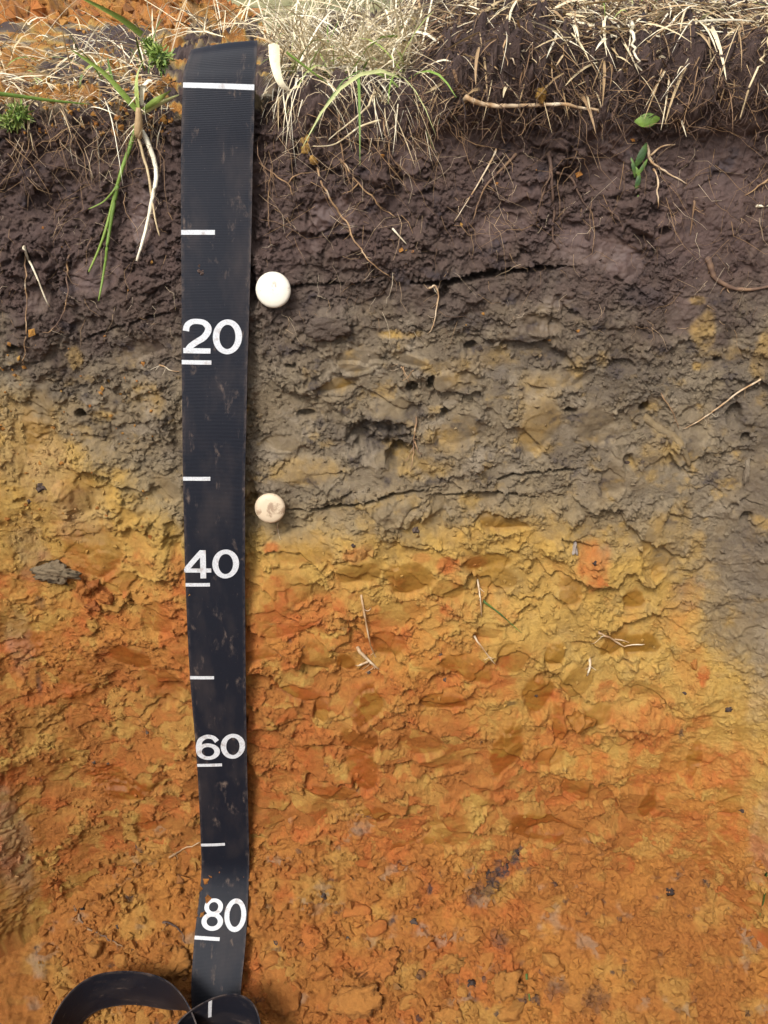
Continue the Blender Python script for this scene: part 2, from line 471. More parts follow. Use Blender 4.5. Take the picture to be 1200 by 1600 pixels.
# trowel facets : photo x, y, half sizes, tilt, depth of the scoop
FAC = [(430, 930, 24, 60, 8), (700, 1180, 44, 30, 0), (560, 1150, 30, 24, 20), (840, 1080, 26, 46, 0), (730, 1040, 40, 24, 20), (620, 960, 50, 26, -14), (520, 1240, 50, 20, 12), (420, 1260, 30, 40, 0), (1000, 1010, 30, 22, 0), (900, 1060, 26, 34, 0), (760, 880, 40, 20, 0), (560, 890, 36, 24, 0), (200, 1020, 34, 26, 0), (120, 1060, 28, 40, 0), (180, 900, 40, 26, 0), (850, 1290, 60, 30, 10), (700, 1290, 34, 44, 0),
       (620, 640, 40, 24, 0), (930, 660, 34, 30, 0), (560, 560, 36, 20, 0), (1060, 330, 40, 60, 0), (640, 260, 30, 30, 0), (780, 350, 46, 26, 0), (150, 420, 40, 30, 0), (520, 330, 36, 26, 0), (900, 380, 40, 26, 0),
       (777, 906, 32, 28, 0), (640, 900, 46, 34, 10), (466, 915, 20, 30, -10), (444, 979, 42, 14, -10), (402, 1022, 28, 13, 0),
       (495, 1020, 26, 32, 0), (541, 1037, 15, 18, 0), (602, 1010, 34, 30, 0), (470, 1080, 40, 13, 15), (503, 1108, 12, 24, 25),
       (575, 1100, 29, 38, 0), (480, 1180, 24, 40, -20), (568, 1200, 25, 46, 12), (657, 1158, 35, 32, 0), (690, 1092, 40, 18, 0),
       (790, 1165, 27, 58, 0), (800, 1020, 25, 30, 0), (762, 985, 20, 18, 0), (590, 1270, 27, 20, 0), (485, 1275, 34, 34, 0),
       (478, 1323, 16, 13, 25), (450, 1346, 13, 9, 25), (568, 1372, 20, 12, 20), (640, 1328, 54, 22, -18), (530, 1353, 40, 14, 0),
       (661, 1390, 30, 8, -12), (508, 1337, 20, 13, 20), (890, 920, 18, 27, 0), (990, 940, 18, 18, 0), (960, 1005, 22, 27, 0),
       (866, 1015, 16, 22, 0), (1012, 1078, 24, 20, 0), (1050, 1176, 24, 45, 0), (1084, 1180, 12, 45, 0), (874, 1130, 10, 40, 0),
       (1091, 1026, 25, 18, 0), (1035, 885, 11, 24, 10), (1150, 960, 10, 30, 0), (145, 850, 44, 50, 0), (243, 965, 25, 32, 0),
       (255, 1067, 32, 40, 0), (205, 1230, 40, 20, 0), (40, 990, 18, 30, 0), (78, 985, 16, 26, 0), (255, 762, 25, 26, 10),
       (128, 760, 26, 42, 20), (489, 733, 42, 24, -12), (528, 600, 34, 11, -15), (717, 674, 34, 28, 0), (785, 818, 36, 15, 0),
       (481, 852, 40, 30, 0), (840, 662, 34, 52, 0), (870, 588, 42, 15, -10), (956, 740, 18, 30, 0), (1087, 680, 18, 44, 0),
       (1020, 830, 12, 46, 10), (1180, 745, 12, 60, 0), (1120, 265, 46, 105, 0), (945, 235, 34, 58, 0), (682, 215, 38, 26, 0),
       (730, 200, 18, 32, 0), (225, 335, 22, 42, 0), (820, 300, 26, 22, 0), (960, 400, 40, 34, 0), (690, 590, 24, 16, 0),
       (60, 640, 22, 70, 25), (220, 545, 30, 16, -20), (1060, 480, 26, 30, 0), (840, 500, 32, 16, 0), (930, 1110, 26, 22, 0),
       (1090, 1360, 22, 40, 0), (960, 1400, 22, 50, 0), (1010, 1250, 14, 34, 0), (230, 1300, 16, 40, 0), (170, 1210, 30, 26, 0),
       (760, 1240, 26, 26, 0), (1140, 1240, 16, 40, 0), (700, 920, 24, 22, 0), (860, 1180, 22, 22, 20), (900, 1230, 26, 20, 30),
       (640, 560, 26, 12, 0), (440, 690, 26, 14, 10), (870, 470, 26, 14, 0), (60, 460, 18, 22, 0), (480, 385, 22, 14, 0), (330, 870, 20, 20, 0)]
for k, (fx, fy, rx, ry, ang) in enumerate(FAC):
    cu, cv = ud(fx, fy); s = pxcm(fx, fy)
    rx, ry = rx / s * 1.15, ry / s * 1.2
    sl = window(cu, cv, max(rx, ry) * 1.35)
    a = math.radians(ang)
    du = U[sl] - cu; dv = Vv[sl] - cv
    x = (du * math.cos(a) + dv * math.sin(a)) / rx; y = (-du * math.sin(a) + dv * math.cos(a)) / ry
    pw = random.choice((1.5, 1.9, 2.4, 3.4))
    sh = random.uniform(-.45, .45)
    x = x + sh * y
    r = (np.abs(x) ** pw + np.abs(y) ** pw) ** (1 / pw)
    r = r + 0.30 * fbm(U[sl] / 2.6, Vv[sl] / 2.2, 4, 60 + k) + 0.10 * fbm(U[sl] / 0.55, Vv[sl] / 0.5, 4, 160 + k, 0.6)
    soft = 0.10 + 0.34 * sstep(0.3, -0.7, y)                     # the cut starts gently at its upper end
    m = 1 - sstep(0.95 - soft, 0.97, r)
    tx, ty = random.uniform(-.32, .32), random.uniform(0.10, .70)
    lift = random.uniform(-0.05, 0.35)
    base = big[sl] + 0.45 * mid[sl] + 0.55 * ch1[sl]
    hf = base + lift + tx * x - ty * (y * 0.5 + 0.5) ** 2 + 0.010 * perlin(U[sl] / 0.18 * math.cos(a), Vv[sl] / 1.6, k) + 0.02 * sm_[sl]
    if fy < 560: m = m * (0.62 if rx < 3 else 0.8)               # the topsoil never cuts quite clean
    H[sl] = H[sl] * (1 - m) + hf * m
    # a burr of pushed-up soil on the lower lip
    H[sl] += 0.16 * np.exp(-((r - 1.02) / 0.07) ** 2) * sstep(0.0, 0.8, y) * (0.4 + 0.6 * crumb[sl] * 2)
    SMEAR[sl] = np.maximum(SMEAR[sl], (1 - sstep(0.93 - soft, 0.99, r)) * random.uniform(0.40, 1.0))

# the side walls are spade-cut and streaked downwards
sideL = sstep(-24, -30, U + 1.2 * fbm(Vv / 9, U / 9, 3, 71)) * sstep(19, 26, DD)
sideR = sstep(24, 31, U + 1.2 * fbm(Vv / 9, U / 9, 3, 72)) * sstep(18, 30, DD)
sideT = sstep(19.5, 24, U + 1.5 * fbm(Vv / 5, U / 5, 4, 75)) * sstep(3, 5.5, DD) * sstep(21, 15, DD) * 0.85
side = np.maximum(np.maximum(sideL, sideR), sideT)
streak = fbm(U / 1.1, Vv / 9, 5, 73, 0.6)
crumbpatch = sstep(0.0, 0.22, fbm(U / 3.5, Vv / 4.5, 4, 74))
hs = big + 0.35 * mid + 0.12 * streak + 0.10 * sm_ + 0.35 * ch2 * patch + 0.10 * grit + crumbpatch * (0.30 * crumb + 0.16 * grit + 0.10 * sm_ + 0.12 * saw2)
H = H * (1 - 0.85 * side) + hs * 0.85 * side
SMEAR = np.maximum(SMEAR, 0.55 * side * (1 - crumbpatch) * sstep(-0.2, 0.25, streak))

# cracks that follow the horizon limits
def groove(pts, w, depth, jag=0.25, seed=0, lip=0.25):
    q = np.array([ud(*p) for p in pts], float)
    uu = U; best = np.interp(uu[0], q[:, 0], q[:, 1])
    lo, hi = q[:, 0].min(), q[:, 0].max()
    j0, j1 = np.searchsorted(u_ax, lo), np.searchsorted(u_ax, hi)
    i0, i1 = np.searchsorted(v_ax, q[:, 1].min() - 3), np.searchsorted(v_ax, q[:, 1].max() + 3)
    sl = (slice(i0, i1), slice(j0, j1))
    line = best[j0:j1][None, :] + jag * fbm(U[sl] / 1.3, U[sl] * 0 + 5, 4, 80 + seed)
    t = (U[sl] - lo) / (hi - lo)
    ww = w * np.clip(np.sin(np.pi * np.clip(t, 0.02, 0.98)) * 1.6, 0.2, 1) * (0.55 + 0.9 * (0.5 + fbm(U[sl] / 2.2, U[sl] * 0 + 9, 3, 90 + seed)))
    ww = np.clip(ww, 0.015, None)
    dist = Vv[sl] - line
    m = 1 - sstep(0.6, 1.15, np.abs(dist) / ww)
    H[sl] -= depth * m
    H[sl] += lip * np.exp(-np.clip(-dist, 0, None) / 0.7) * (dist < 0) * (1 - m) * np.clip(ww / w, 0, 1)
# bulges : broken lumps that stand proud
LUMPS = [(420, 555, 30, 26, 0.5), (520, 500, 36, 20, 0.6), (470, 590, 40, 30, 0.4), (870, 245, 18, 30, 0.7), (540, 850, 40, 30, 0.5), (640, 800, 60, 26, 0.5),
         (800, 800, 40, 12, 0.4), (880, 860, 30, 20, 0.5), (940, 880, 30, 30, 0.4), (1000, 1130, 36, 30, 0.5), (900, 1130, 16, 14, 0.7), (150, 720, 50, 40, 0.5),
         (190, 800, 40, 40, 0.5), (100, 780, 20, 30, 0.4), (480, 1150, 40, 26, 0.5), (640, 1230, 36, 30, 0.6), (420, 1120, 30, 30, 0.4), (860, 1340, 40, 16, 0.5),
         (800, 1400, 36, 26, 0.5), (940, 1300, 30, 30, 0.3), (560, 930, 40, 26, 0.3), (1090, 1090, 40, 40, 0.4), (240, 880, 40, 26, 0.4), (730, 720, 30, 30, 0.4),
         (60, 210, 40, 20, 0.6), (720, 250, 30, 20, 0.4), (900, 330, 30, 20, 0.4), (560, 400, 60, 20, 0.5), (820, 520, 60, 14, 0.5), (960, 500, 40, 14, 0.4)]
for k, (hx, hy, rx, ry, amp) in enumerate(LUMPS):
    cu, cv = ud(hx, hy); s = pxcm(hx, hy)
    rx, ry = rx / s, ry / s
    sl = window(cu, cv, max(rx, ry) * 1.6)
    r = np.sqrt(((U[sl] - cu) / rx) ** 2 + ((Vv[sl] - cv) / ry) ** 2) + 0.55 * fbm(U[sl] / 1.5, Vv[sl] / 1.5, 5, 360 + k)
    H[sl] += amp * (1 - sstep(0.55, 1.05, r)) * (0.8 + 0.5 * sm_[sl])

# burrows, root channels and a broken-out hollow : x, y, rx, ry, depth
HOLES = [(126, 648, 9, 8, 1.8), (25, 537, 11, 7, 1.6), (644, 607, 10, 10, 1.5), (673, 596, 6, 13, 1.5), (695, 645, 7, 8, 1.2), (628, 718, 24, 20, 2.6), (590, 690, 46, 34, 0.9),
         (630, 690, 26, 28, 0.9), (595, 690, 20, 30, 0.7), (478, 648, 14, 6, 1.0), (1010, 636, 8, 9, 1.6), (889, 639, 10, 6, 1.3), (1147, 648, 12, 16, 1.2),
         (1165, 685, 9, 9, 0.9), (560, 680, 22, 26, 0.5), (1120, 562, 8, 6, 0.9), (735, 541, 12, 7, 1.0), (455, 567, 9, 5, 0.9), (970, 572, 20, 10, 0.6),
         (615, 290, 15, 26, 0.9), (462, 262, 9, 34, 0.7), (70, 320, 30, 22, 0.9), (100, 280, 24, 20, 0.6), (20, 300, 20, 14, 0.5), (690, 458, 10, 9, 1.2),
         (850, 245, 24, 16, 0.9), (880, 270, 14, 18, 0.7), (1035, 362, 10, 8, 0.8), (30, 780, 10, 6, 0.4), (980, 722, 10, 12, 0.9), (1165, 810, 8, 10, 0.8),
         (430, 190, 18, 20, 0.8), (170, 250, 22, 16, 0.7), (600, 150, 18, 24, 0.8), (760, 90, 26, 14, 1.2), (900, 95, 40, 16, 1.2), (1100, 140, 60, 12, 1.2),
         (680, 110, 30, 26, 1.0), (470, 340, 20, 12, 0.5), (775, 1236, 20, 10, 0.5), (740, 1185, 16, 8, 0.4), (270, 840, 14, 30, 0.8), (395, 770, 8, 20, 0.6),
         (395, 450, 10, 30, 0.8), (860, 1060, 22, 12, 0.6), (915, 1130, 16, 10, 0.6), (690, 1060, 24, 10, 0.6), (880, 1300, 50, 10, 0.7), (800, 1262, 40, 10, 0.7)]
HOLE_M = np.zeros_like(U)
for k, (hx, hy, rx, ry, dep) in enumerate(HOLES):
    cu, cv = ud(hx, hy); s = pxcm(hx, hy)
    rx, ry = rx / s, ry / s
    sl = window(cu, cv, max(rx, ry) * 1.7)
    r = np.sqrt(((U[sl] - cu) / rx) ** 2 + ((Vv[sl] - cv) / ry) ** 2) + 0.5 * fbm(U[sl] / 0.9, Vv[sl] / 0.9, 4, 260 + k)
    m = 1 - sstep(0.62, 1.15, r)
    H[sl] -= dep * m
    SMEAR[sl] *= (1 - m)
    HOLE_M[sl] = np.maximum(HOLE_M[sl], m)

groove([(396, 455), (470, 446), (540, 441), (615, 436)], 0.12, 1.3, 0.10, 1, 0.3)
groove([(640, 442), (700, 438), (760, 428), (820, 421), (885, 414)], 0.30, 2.6, 0.10, 2, 0.45)
groove([(130, 532), (180, 510), (240, 492), (283, 484)], 0.10, 0.9, 0.2, 3, 0.12)
groove([(430, 798), (500, 798), (550, 786), (620, 770), (690, 764)], 0.20, 2.0, 0.05, 4, 0.45)
groove([(690, 777), (740, 768), (790, 772), (845, 778)], 0.20, 1.8, 0.10, 5, 0.4)
groove([(755, 759), (800, 745), (860, 736), (915, 730)], 0.18, 1.6, 0.10, 6, 0.35)
groove([(380, 1155), (410, 1170), (440, 1182)], 0.14, 0.9, 0.2, 7, 0.1)

# rim : crumbly turf shoulder
rim = sstep(6.0, 1.0, Vv)
mat_z = sstep(3.5, 1.0, Vv) * sstep(1, 6, U)
H += mat_z * (0.7 + 2.0 * fbm(wu / 1.6, wd / 1.3, 5, 410, 0.62) + 0.5 * crumb + 0.3 * grit)
H += rim * (0.9 * fbm(U / 4.0, Vv / 3.0, 4, 400) + 0.5 * crumb + 0.25 * sm_) + 0.5 * sstep(V_TOP + 1, V_TOP - 6, Vv) * fbm(U / 9, Vv / 9, 4, 401) * 2.0
H += (2.4 * sstep(-1, 7, U) + 1.4 * np.exp(-((U - 9) / 5.5) ** 2)) * sstep(V0 + 1.0, V_TOP, Vv)
H -= 1.0 * sstep(5.5, 2.5, np.abs(U + 11.8)) * sstep(3.5, 1.5, Vv)      # pressed down under the tape
# left part of the rim is worn back lower
H -= rim * 0.9 * sstep(-8, -16, U)

# ------------------------------------------------------------------ colour masks on the face
def blob_mask(lst, out, seed, soft=(0.55, 1.1)):
    for k, (bx, by, rx, ry, amt) in enumerate(lst):
        cu, cv = ud(bx, by); s = pxcm(bx, by)
        rx_, ry_ = rx / s, ry / s
        sl = window(cu, cv, max(rx_, ry_) * 2)
        r = np.sqrt(((U[sl] - cu) / rx_) ** 2 + ((Vv[sl] - cv) / ry_) ** 2) + 0.7 * fbm(U[sl] / 2.2, Vv[sl] / 2.2, 5, seed + k, 0.6)
        out[sl] = np.maximum(out[sl], amt * (1 - sstep(soft[0], soft[1], r)))
RED = 0.85 * sstep(0.07, 0.30, fbm(U / 5, Vv / 4, 5, 500, 0.6)) * sstep(1.75, 2.5, HZ)
blob_mask([(480, 960, 60, 40, .9), (600, 1000, 40, 40, .8), (700, 880, 26, 16, .9), (925, 880, 30, 50, .9), (1060, 960, 40, 60, .35), (1075, 1040, 30, 40, .35),
           (270, 960, 30, 70, .95), (395, 1010, 20, 60, .9), (600, 1070, 40, 30, .6), (700, 955, 14, 16, .9), (950, 1080, 24, 20, .8), (1000, 1130, 60, 60, .7),
           (1130, 1200, 40, 50, .7), (1080, 1420, 50, 90, .6), (60, 1200, 30, 40, .7), (440, 1210, 60, 50, .6), (235, 1290, 24, 60, .6), (425, 855, 16, 10, .9),
           (560, 860, 30, 16, .7), (660, 870, 22, 10, .6), (1095, 1050, 12, 16, 1.), (740, 880, 26, 18, .7), (620, 1400, 120, 60, .45), (280, 900, 14, 50, .8),
           (145, 925, 34, 26, .8), (1150, 1270, 40, 30, .5)], RED, 520)
RED += 0.5 * sstep(0.22, 0.42, fbm(U / 1.6, Vv / 1.4, 4, 560)) * sstep(1.9, 2.4, HZ)
RED = np.clip(RED + 0.55 * sstep(.62, .9, (ci2 * 3.7 + ci1 * 1.9) % 1) * sstep(2.0, 2.5, HZ) * sstep(-.1, .15, fbm(U / 6, Vv / 5, 4, 561)), 0, 1)
OCH = 0.60 * sstep(0.10, 0.40, fbm(U / 3.4, Vv / 2.6, 5, 600, 0.6)) * sstep(0.5, 1.0, HZ) * (1 - 0.3 * top)
blob_mask([(620, 520, 34, 8, .8), (530, 600, 34, 11, .8), (720, 575, 40, 30, .4), (690, 690, 40, 26, .5), (470, 735, 60, 26, .5), (660, 730, 60, 20, .5),
           (840, 640, 40, 60, .4), (1095, 520, 20, 40, .5), (1090, 570, 10, 10, .8), (1185, 560, 14, 50, .6), (120, 560, 14, 20, .5),
           (1040, 700, 40, 40, .5), (740, 1300, 40, 90, .55), (860, 1420, 60, 60, .35), (960, 1420, 40, 90, .5), (1080, 880, 20, 60, .5), (40, 1420, 40, 200, .5),
           (70, 1150, 40, 120, .5), (560, 1500, 60, 40, .5), (1090, 470, 16, 10, .6), (230, 620, 30, 30, .5), (1050, 820, 40, 50, .5), (800, 1130, 50, 90, .6)], OCH, 620)
OCH = np.clip((OCH + 0.7 * sstep(.6, .85, (ci2 * 5.3 + ci1 * 2.3) % 1) * sstep(1.4, 2.0, HZ)) * (1 - 0.8 * RED), 0, 1)
GREY = np.zeros_like(U)
blob_mask([(1170, 900, 40, 90, .3), (1195, 1050, 24, 130, .35), (1195, 1300, 24, 120, .3), (60, 700, 80, 110, .3), (130, 800, 50, 60, .35), (30, 1000, 24, 60, .35), (830, 1400, 50, 30, .5),
           (20, 1330, 30, 120, .4), (45, 860, 30, 60, .35), (700, 800, 10, 6, .6), (760, 1385, 30, 18, .6), (960, 1480, 30, 60, .4), (560, 1450, 40, 40, .35)], GREY, 660)
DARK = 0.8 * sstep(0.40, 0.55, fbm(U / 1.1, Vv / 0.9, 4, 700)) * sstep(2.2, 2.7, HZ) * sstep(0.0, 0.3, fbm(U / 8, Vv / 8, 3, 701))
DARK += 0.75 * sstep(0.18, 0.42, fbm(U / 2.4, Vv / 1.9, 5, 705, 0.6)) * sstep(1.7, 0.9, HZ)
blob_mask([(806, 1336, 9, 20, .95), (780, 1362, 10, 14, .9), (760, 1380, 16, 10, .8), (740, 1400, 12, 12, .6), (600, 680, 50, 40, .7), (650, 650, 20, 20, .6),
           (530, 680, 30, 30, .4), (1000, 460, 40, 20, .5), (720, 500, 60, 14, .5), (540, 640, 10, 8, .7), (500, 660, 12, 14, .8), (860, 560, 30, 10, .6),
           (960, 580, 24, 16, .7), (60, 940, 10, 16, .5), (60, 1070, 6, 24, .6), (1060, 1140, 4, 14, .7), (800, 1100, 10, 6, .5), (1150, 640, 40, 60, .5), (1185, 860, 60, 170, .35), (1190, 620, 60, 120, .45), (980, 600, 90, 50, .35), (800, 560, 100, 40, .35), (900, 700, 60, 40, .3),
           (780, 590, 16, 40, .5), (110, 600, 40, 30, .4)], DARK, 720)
DARK = np.clip(np.maximum(DARK, 0.0), 0, 1)
# pale, almost ashy torn faces in the grey horizon
pale = sstep(0.05, 0.35, fbm(U / 3, Vv / 2.4, 5, 800, 0.6)) * np.clip(1 - np.abs(HZ - 1.0) * 1.3, 0, 1)
GREY = np.clip(np.maximum(GREY, (0.65 - 0.25 * sstep(5, 25, U)) * pale), 0, 1)
GREY *= 1 - sstep(V0, V0 - 2, Vv)

# orange crumbs trodden into the turf at left
turfz = sstep(V0 + 0.5, V_TOP - 0.5, Vv)
orange_spill = turfz * sstep(-6, -14, U) * sstep(-0.1, 0.2, fbm(U / 3, Vv / 5, 4, 820))
HZ = HZ * (1 - orange_spill) + 3.0 * orange_spill
RED = RED * (1 - turfz); OCH = np.clip(OCH * (1 - turfz) + 0.3 * orange_spill, 0, 1)
DARK = np.clip(DARK + 0.4 * turfz * (1 - orange_spill), 0, 1)

# ------------------------------------------------------------------ displace : outwards, and lips sag downwards
fine = H - big - 0.5 * mid
sag = np.clip(fine, -0.4, 0.8) * 0.28 * sstep(V0 - 0.5, V0 + 2, Vv)
V_dn = np.cross(N0, np.broadcast_to(EX, N0.shape))
P = P0 + (N0 * H[..., None] + ED * sag[..., None]) * CM
PF = P.reshape(-1, 3)
ATTR = {'hz': HZ, 'smear': SMEAR, 'red': RED, 'ochre': OCH, 'grey': GREY, 'dark': DARK}

def sub_sheet(name, r0, r1):
    V = P[r0:r1].reshape(-1, 3)
    return mesh_np(name, V, grid_faces(r1 - r0, nU), SOIL, attrs={k: a[r0:r1].ravel() for k, a in ATTR.items()})
wall = sub_sheet('pit_wall', ROW_TOP, nV)
tag(wall, 'vertical pit face of dark topsoil over grey, ochre and orange clay', kind='structure')
turf = sub_sheet('turf_edge', 0, ROW_TOP + 1)
tag(turf, 'strip of turf and trodden soil along the rim of the pit', kind='structure')
GZ = float(P0[0, nU // 2, 2])

# ------------------------------------------------------------------ pit floor
FD0 = 74.5
FTOP = 71.0
PQ = np.array([-3.0, 0.0, 0.8, 2.0, 4.0, 7.0, 12.0, 22.0, 135.0]); PD = np.array([-14.0, 0.0, 2.4, 4.7, 7.4, 10.8, 15.6, 19.0, 46.0])
_pq = np.linspace(-3, 135, 9000); _pd = np.interp(_pq, PQ, PD)
_pd = np.convolve(np.pad(_pd, 60, 'edge'), np.ones(121) / 121, 'valid')
_pl = np.concatenate([[0], np.cumsum(np.hypot(np.diff(_pq), np.diff(_pd)))])
_tq, _td = np.gradient(_pq, _pl), np.gradient(_pd, _pl)
def floor_base(x, q): return FTOP + np.interp(q, PQ, PD)
fx_ax = np.arange(-44, 45, 0.12).astype(np.float32)
_l0 = float(np.interp(-1.0, _pq, _pl)); _l1 = float(np.interp(13.5, _pq, _pl))
fl_ax = np.concatenate([np.arange(_l0, _l1, 0.115), np.arange(_l1 + .5, _pl[-1], 2.2)]).astype(np.float32)
FX, FL = np.meshgrid(fx_ax, fl_ax)
FQ0 = np.interp(FL, _pl, _pq); FD_ = np.interp(FL, _pl, _pd) + FTOP - 0.06 * np.clip(np.abs(FX) - 18, 0, 20)
TQ, TD = np.interp(FL, _pl, _tq), np.interp(FL, _pl, _td)
FNRM = TD[..., None] * NN - TQ[..., None] * ED            # outward normal of the foot slope
FQ = FL
FDIR = (NN - ED) / math.sqrt(2)
fw = FX + 0.8 * fbm(FX / 2.5, FQ / 2.5, 3, 901); fw2 = FQ + 0.8 * fbm(FX / 2.5, FQ / 2.5, 3, 902)
a1, a2, ai = worley(fw / 2.6, fw2 / 2.2, 911)
b1, b2, bi = worley(fw / 1.1, fw2 / 1.0, 921)
c1, c2, ci = worley(fw / 0.5, fw2 / 0.48, 931)
loose = sstep(-0.12, 0.2, fbm(FX / 5, FQ / 5, 4, 940))
FH = 0.9 * fbm(FX / 4, FQ / 3.2, 5, 941) + 0.9 * chopped(fw / 3.4, fw2 / 2.8, 945)[0] * (0.3 + 0.7 * (1 - loose)) + 0.30 * fbm(fw / 1.5, fw2 / 1.2, 6, 944, 0.62) \
    + loose * (0.75 * np.clip(0.7 - b1, 0, 1) * (0.2 + bi)) + 0.32 * np.clip(0.7 - c1, 0, 1) * (0.3 + ci) + 0.12 * fbm(FX / 0.7, FQ / 0.6, 4, 942)
FH = FH + 1.3 * fbm(FX / 13, FL / 12, 4, 900)
FP = (FX[..., None] * EX + FQ0[..., None] * NN + FD_[..., None] * ED + FH[..., None] * FNRM) * CM
f_red = 0.8 * sstep(-0.05, 0.3, fbm(FX / 6, FQ / 5, 4, 950)) * sstep(22, 12, np.abs(FX))
f_och = 0.55 * sstep(0.05, 0.35, fbm(FX / 5, FQ / 4, 4, 951))
f_dark = 0.85 * sstep(0.24, 0.44, fbm(FX / 1.3, FQ / 1.1, 4, 952)) * sstep(-0.1, 0.2, fbm(FX / 7, FQ / 7, 3, 953))
_sx, _sy, _ = project(FP)
for (qx, qy, qr, qa) in [(810, 1328, 12, .95), (800, 1345, 12, .9), (783, 1362, 15, .95), (768, 1378, 14, .9), (752, 1392, 14, .75), (735, 1406, 12, .6), (780, 1470, 16, .6), (930, 1560, 26, .5), (870, 1545, 20, .5)]:
    f_dark = np.maximum(f_dark, qa * (1 - sstep(.5, 1.15, np.hypot(_sx - qx, _sy - qy) / qr + .9 * fbm(FX / 1.1, FL / 1.1, 4, 956))))
f_grey = 0.5 * sstep(0.22, 0.45, fbm(FX / 4, FQ / 3, 4, 954))
f_hz = np.full_like(FX, 2.9) - 0.3 * sstep(0, 0.4, fbm(FX / 8, FQ / 8, 3, 955))
floor = mesh_np('pit_floor', FP.reshape(-1, 3), grid_faces(*FX.shape), SOIL,
                attrs={'hz': f_hz.ravel(), 'smear': np.zeros(FX.size), 'red': f_red.ravel(), 'ochre': (f_och * (1 - f_red)).ravel(),
                       'grey': f_grey.ravel(), 'dark': f_dark.ravel()})
tag(floor, 'sloping pit floor of loose orange clay crumbs', kind='structure')

# far ground all round the pit
def rect(x0, x1, y0, y1, z): return [(x0, y0, z), (x1, y0, z), (x1, y1, z), (x0, y1, z)]
gv = rect(-60, 60, 0.45, 90, GZ - 0.02) + rect(-60, -0.75, -60, 0.45, GZ - 0.02) + rect(0.75, 60, -60, 0.45, GZ - 0.02) + rect(-0.75, 0.75, -60, -1.25, GZ - 0.02)
ground = mesh_np('ground', np.array(gv), np.arange(16).reshape(4, 4), TURF, smooth=False)
tag(ground, 'dry grassland around the pit', kind='structure')

# far side of the pit, behind the viewer
fu = np.linspace(-78, 78, 120); fz = np.linspace(0, 1, 70)
WU, WZ = np.meshgrid(fu, fz)
zb = float((NN * 1.2 + ED * (floor_base(np.array([0.0]), np.array([120.0]))[0] * CM))[2]) - 0.1
WP = np.stack([WU * CM, -1.22 - 0.06 * WZ + 0.02 * fbm(WU / 9, WZ * 9, 4, 970) - 0.0 * WU, GZ + (zb - GZ) * WZ], -1)
w_d = WZ * 90
w_hz = sstep(12, 22, w_d + 4 * fbm(WU / 9, WZ * 9, 3, 971)) + sstep(30, 37, w_d) + sstep(40, 62, w_d)
front = mesh_np('pit_wall', WP.reshape(-1, 3), grid_faces(70, 120)[:, ::-1], SOIL, attrs={'hz': w_hz.ravel(), 'smear': 0, 'red': 0, 'ochre': 0, 'grey': 0, 'dark': 0})
tag(front, 'opposite pit face of dark topsoil over orange clay', kind='structure')

# ------------------------------------------------------------------ lookup of the built surface
ALLP = np.concatenate([PF, FP.reshape(-1, 3)])
BUF = zbuffer(ALLP, np.arange(len(ALLP)))
ATT_ALL = {k: np.concatenate([a.ravel(), b.ravel()]) for (k, a), b in
           zip(ATTR.items(), [f_hz, np.zeros_like(FX), f_red, f_och * (1 - f_red), f_grey, f_dark])}
NALL = np.concatenate([N0.reshape(-1, 3), np.broadcast_to(FDIR, (FX.size, 3))])
def surf(px, py):
    k = zlook(BUF, px, py)
    return ALLP[k].astype(float), NALL[k].astype(float), k

# ------------------------------------------------------------------ shape builders
ICO_V = []; ICO_F = []
def _ico():
    t = (1 + 5 ** .5) / 2
    v = np.array([(-1, t, 0), (1, t, 0), (-1, -t, 0), (1, -t, 0), (0, -1, t), (0, 1, t), (0, -1, -t), (0, 1, -t), (t, 0, -1), (t, 0, 1), (-t, 0, -1), (-t, 0, 1)], float)
    f = np.array([(0, 11, 5), (0, 5, 1), (0, 1, 7), (0, 7, 10), (0, 10, 11), (1, 5, 9), (5, 11, 4), (11, 10, 2), (10, 7, 6), (7, 1, 8), (3, 9, 4), (3, 4, 2), (3, 2, 6), (3, 6, 8), (3, 8, 9), (4, 9, 5), (2, 4, 11), (6, 2, 10), (8, 6, 7), (9, 8, 1)])
    return v / np.linalg.norm(v[0]), f
def subdiv(v, f):
    v = list(map(tuple, v)); c = {}; out = []
    def mid_(a, b):
        k = (min(a, b), max(a, b))
        if k not in c:
            p = (np.array(v[a]) + np.array(v[b])); p = p / np.linalg.norm(p); v.append(tuple(p)); c[k] = len(v) - 1
        return c[k]
    for a, b, d in f:
        x, y, z = mid_(a, b), mid_(b, d), mid_(d, a)
        out += [(a, x, z), (b, y, x), (d, z, y), (x, y, z)]
    return np.array(v), np.array(out)
ICO1 = _ico(); ICO2 = subdiv(*ICO1); ICO3 = subdiv(*ICO2); ICO4 = subdiv(*ICO3)

def lump(v, seed, rough=0.35, facet=0.0):
    """irregular clod from a unit sphere"""
    r = np.random.default_rng(seed)
    o = v.copy()
    for _ in range(13 if facet else 0):                        # broken plane faces
        d = r.normal(size=3); d /= np.linalg.norm(d)
        lim = r.uniform(0.42, 0.8)
        s = o @ d
        o = o - np.outer(np.clip(s - lim, 0, None) * facet, d)
    k = r.uniform(0, 50, 3)
    n = fbm(v[:, 0] * 1.3 + k[0] + v[:, 2], v[:, 1] * 1.3 + k[1] - v[:, 2] * .7, 3, seed % 97)
    n2 = fbm(v[:, 0] * 4 + k[2] + v[:, 2] * 3, v[:, 1] * 4 + k[0] - v[:, 2] * 2.7, 3, seed % 89)
    return o * (1 + rough * n + rough * 0.4 * n2)[:, None]

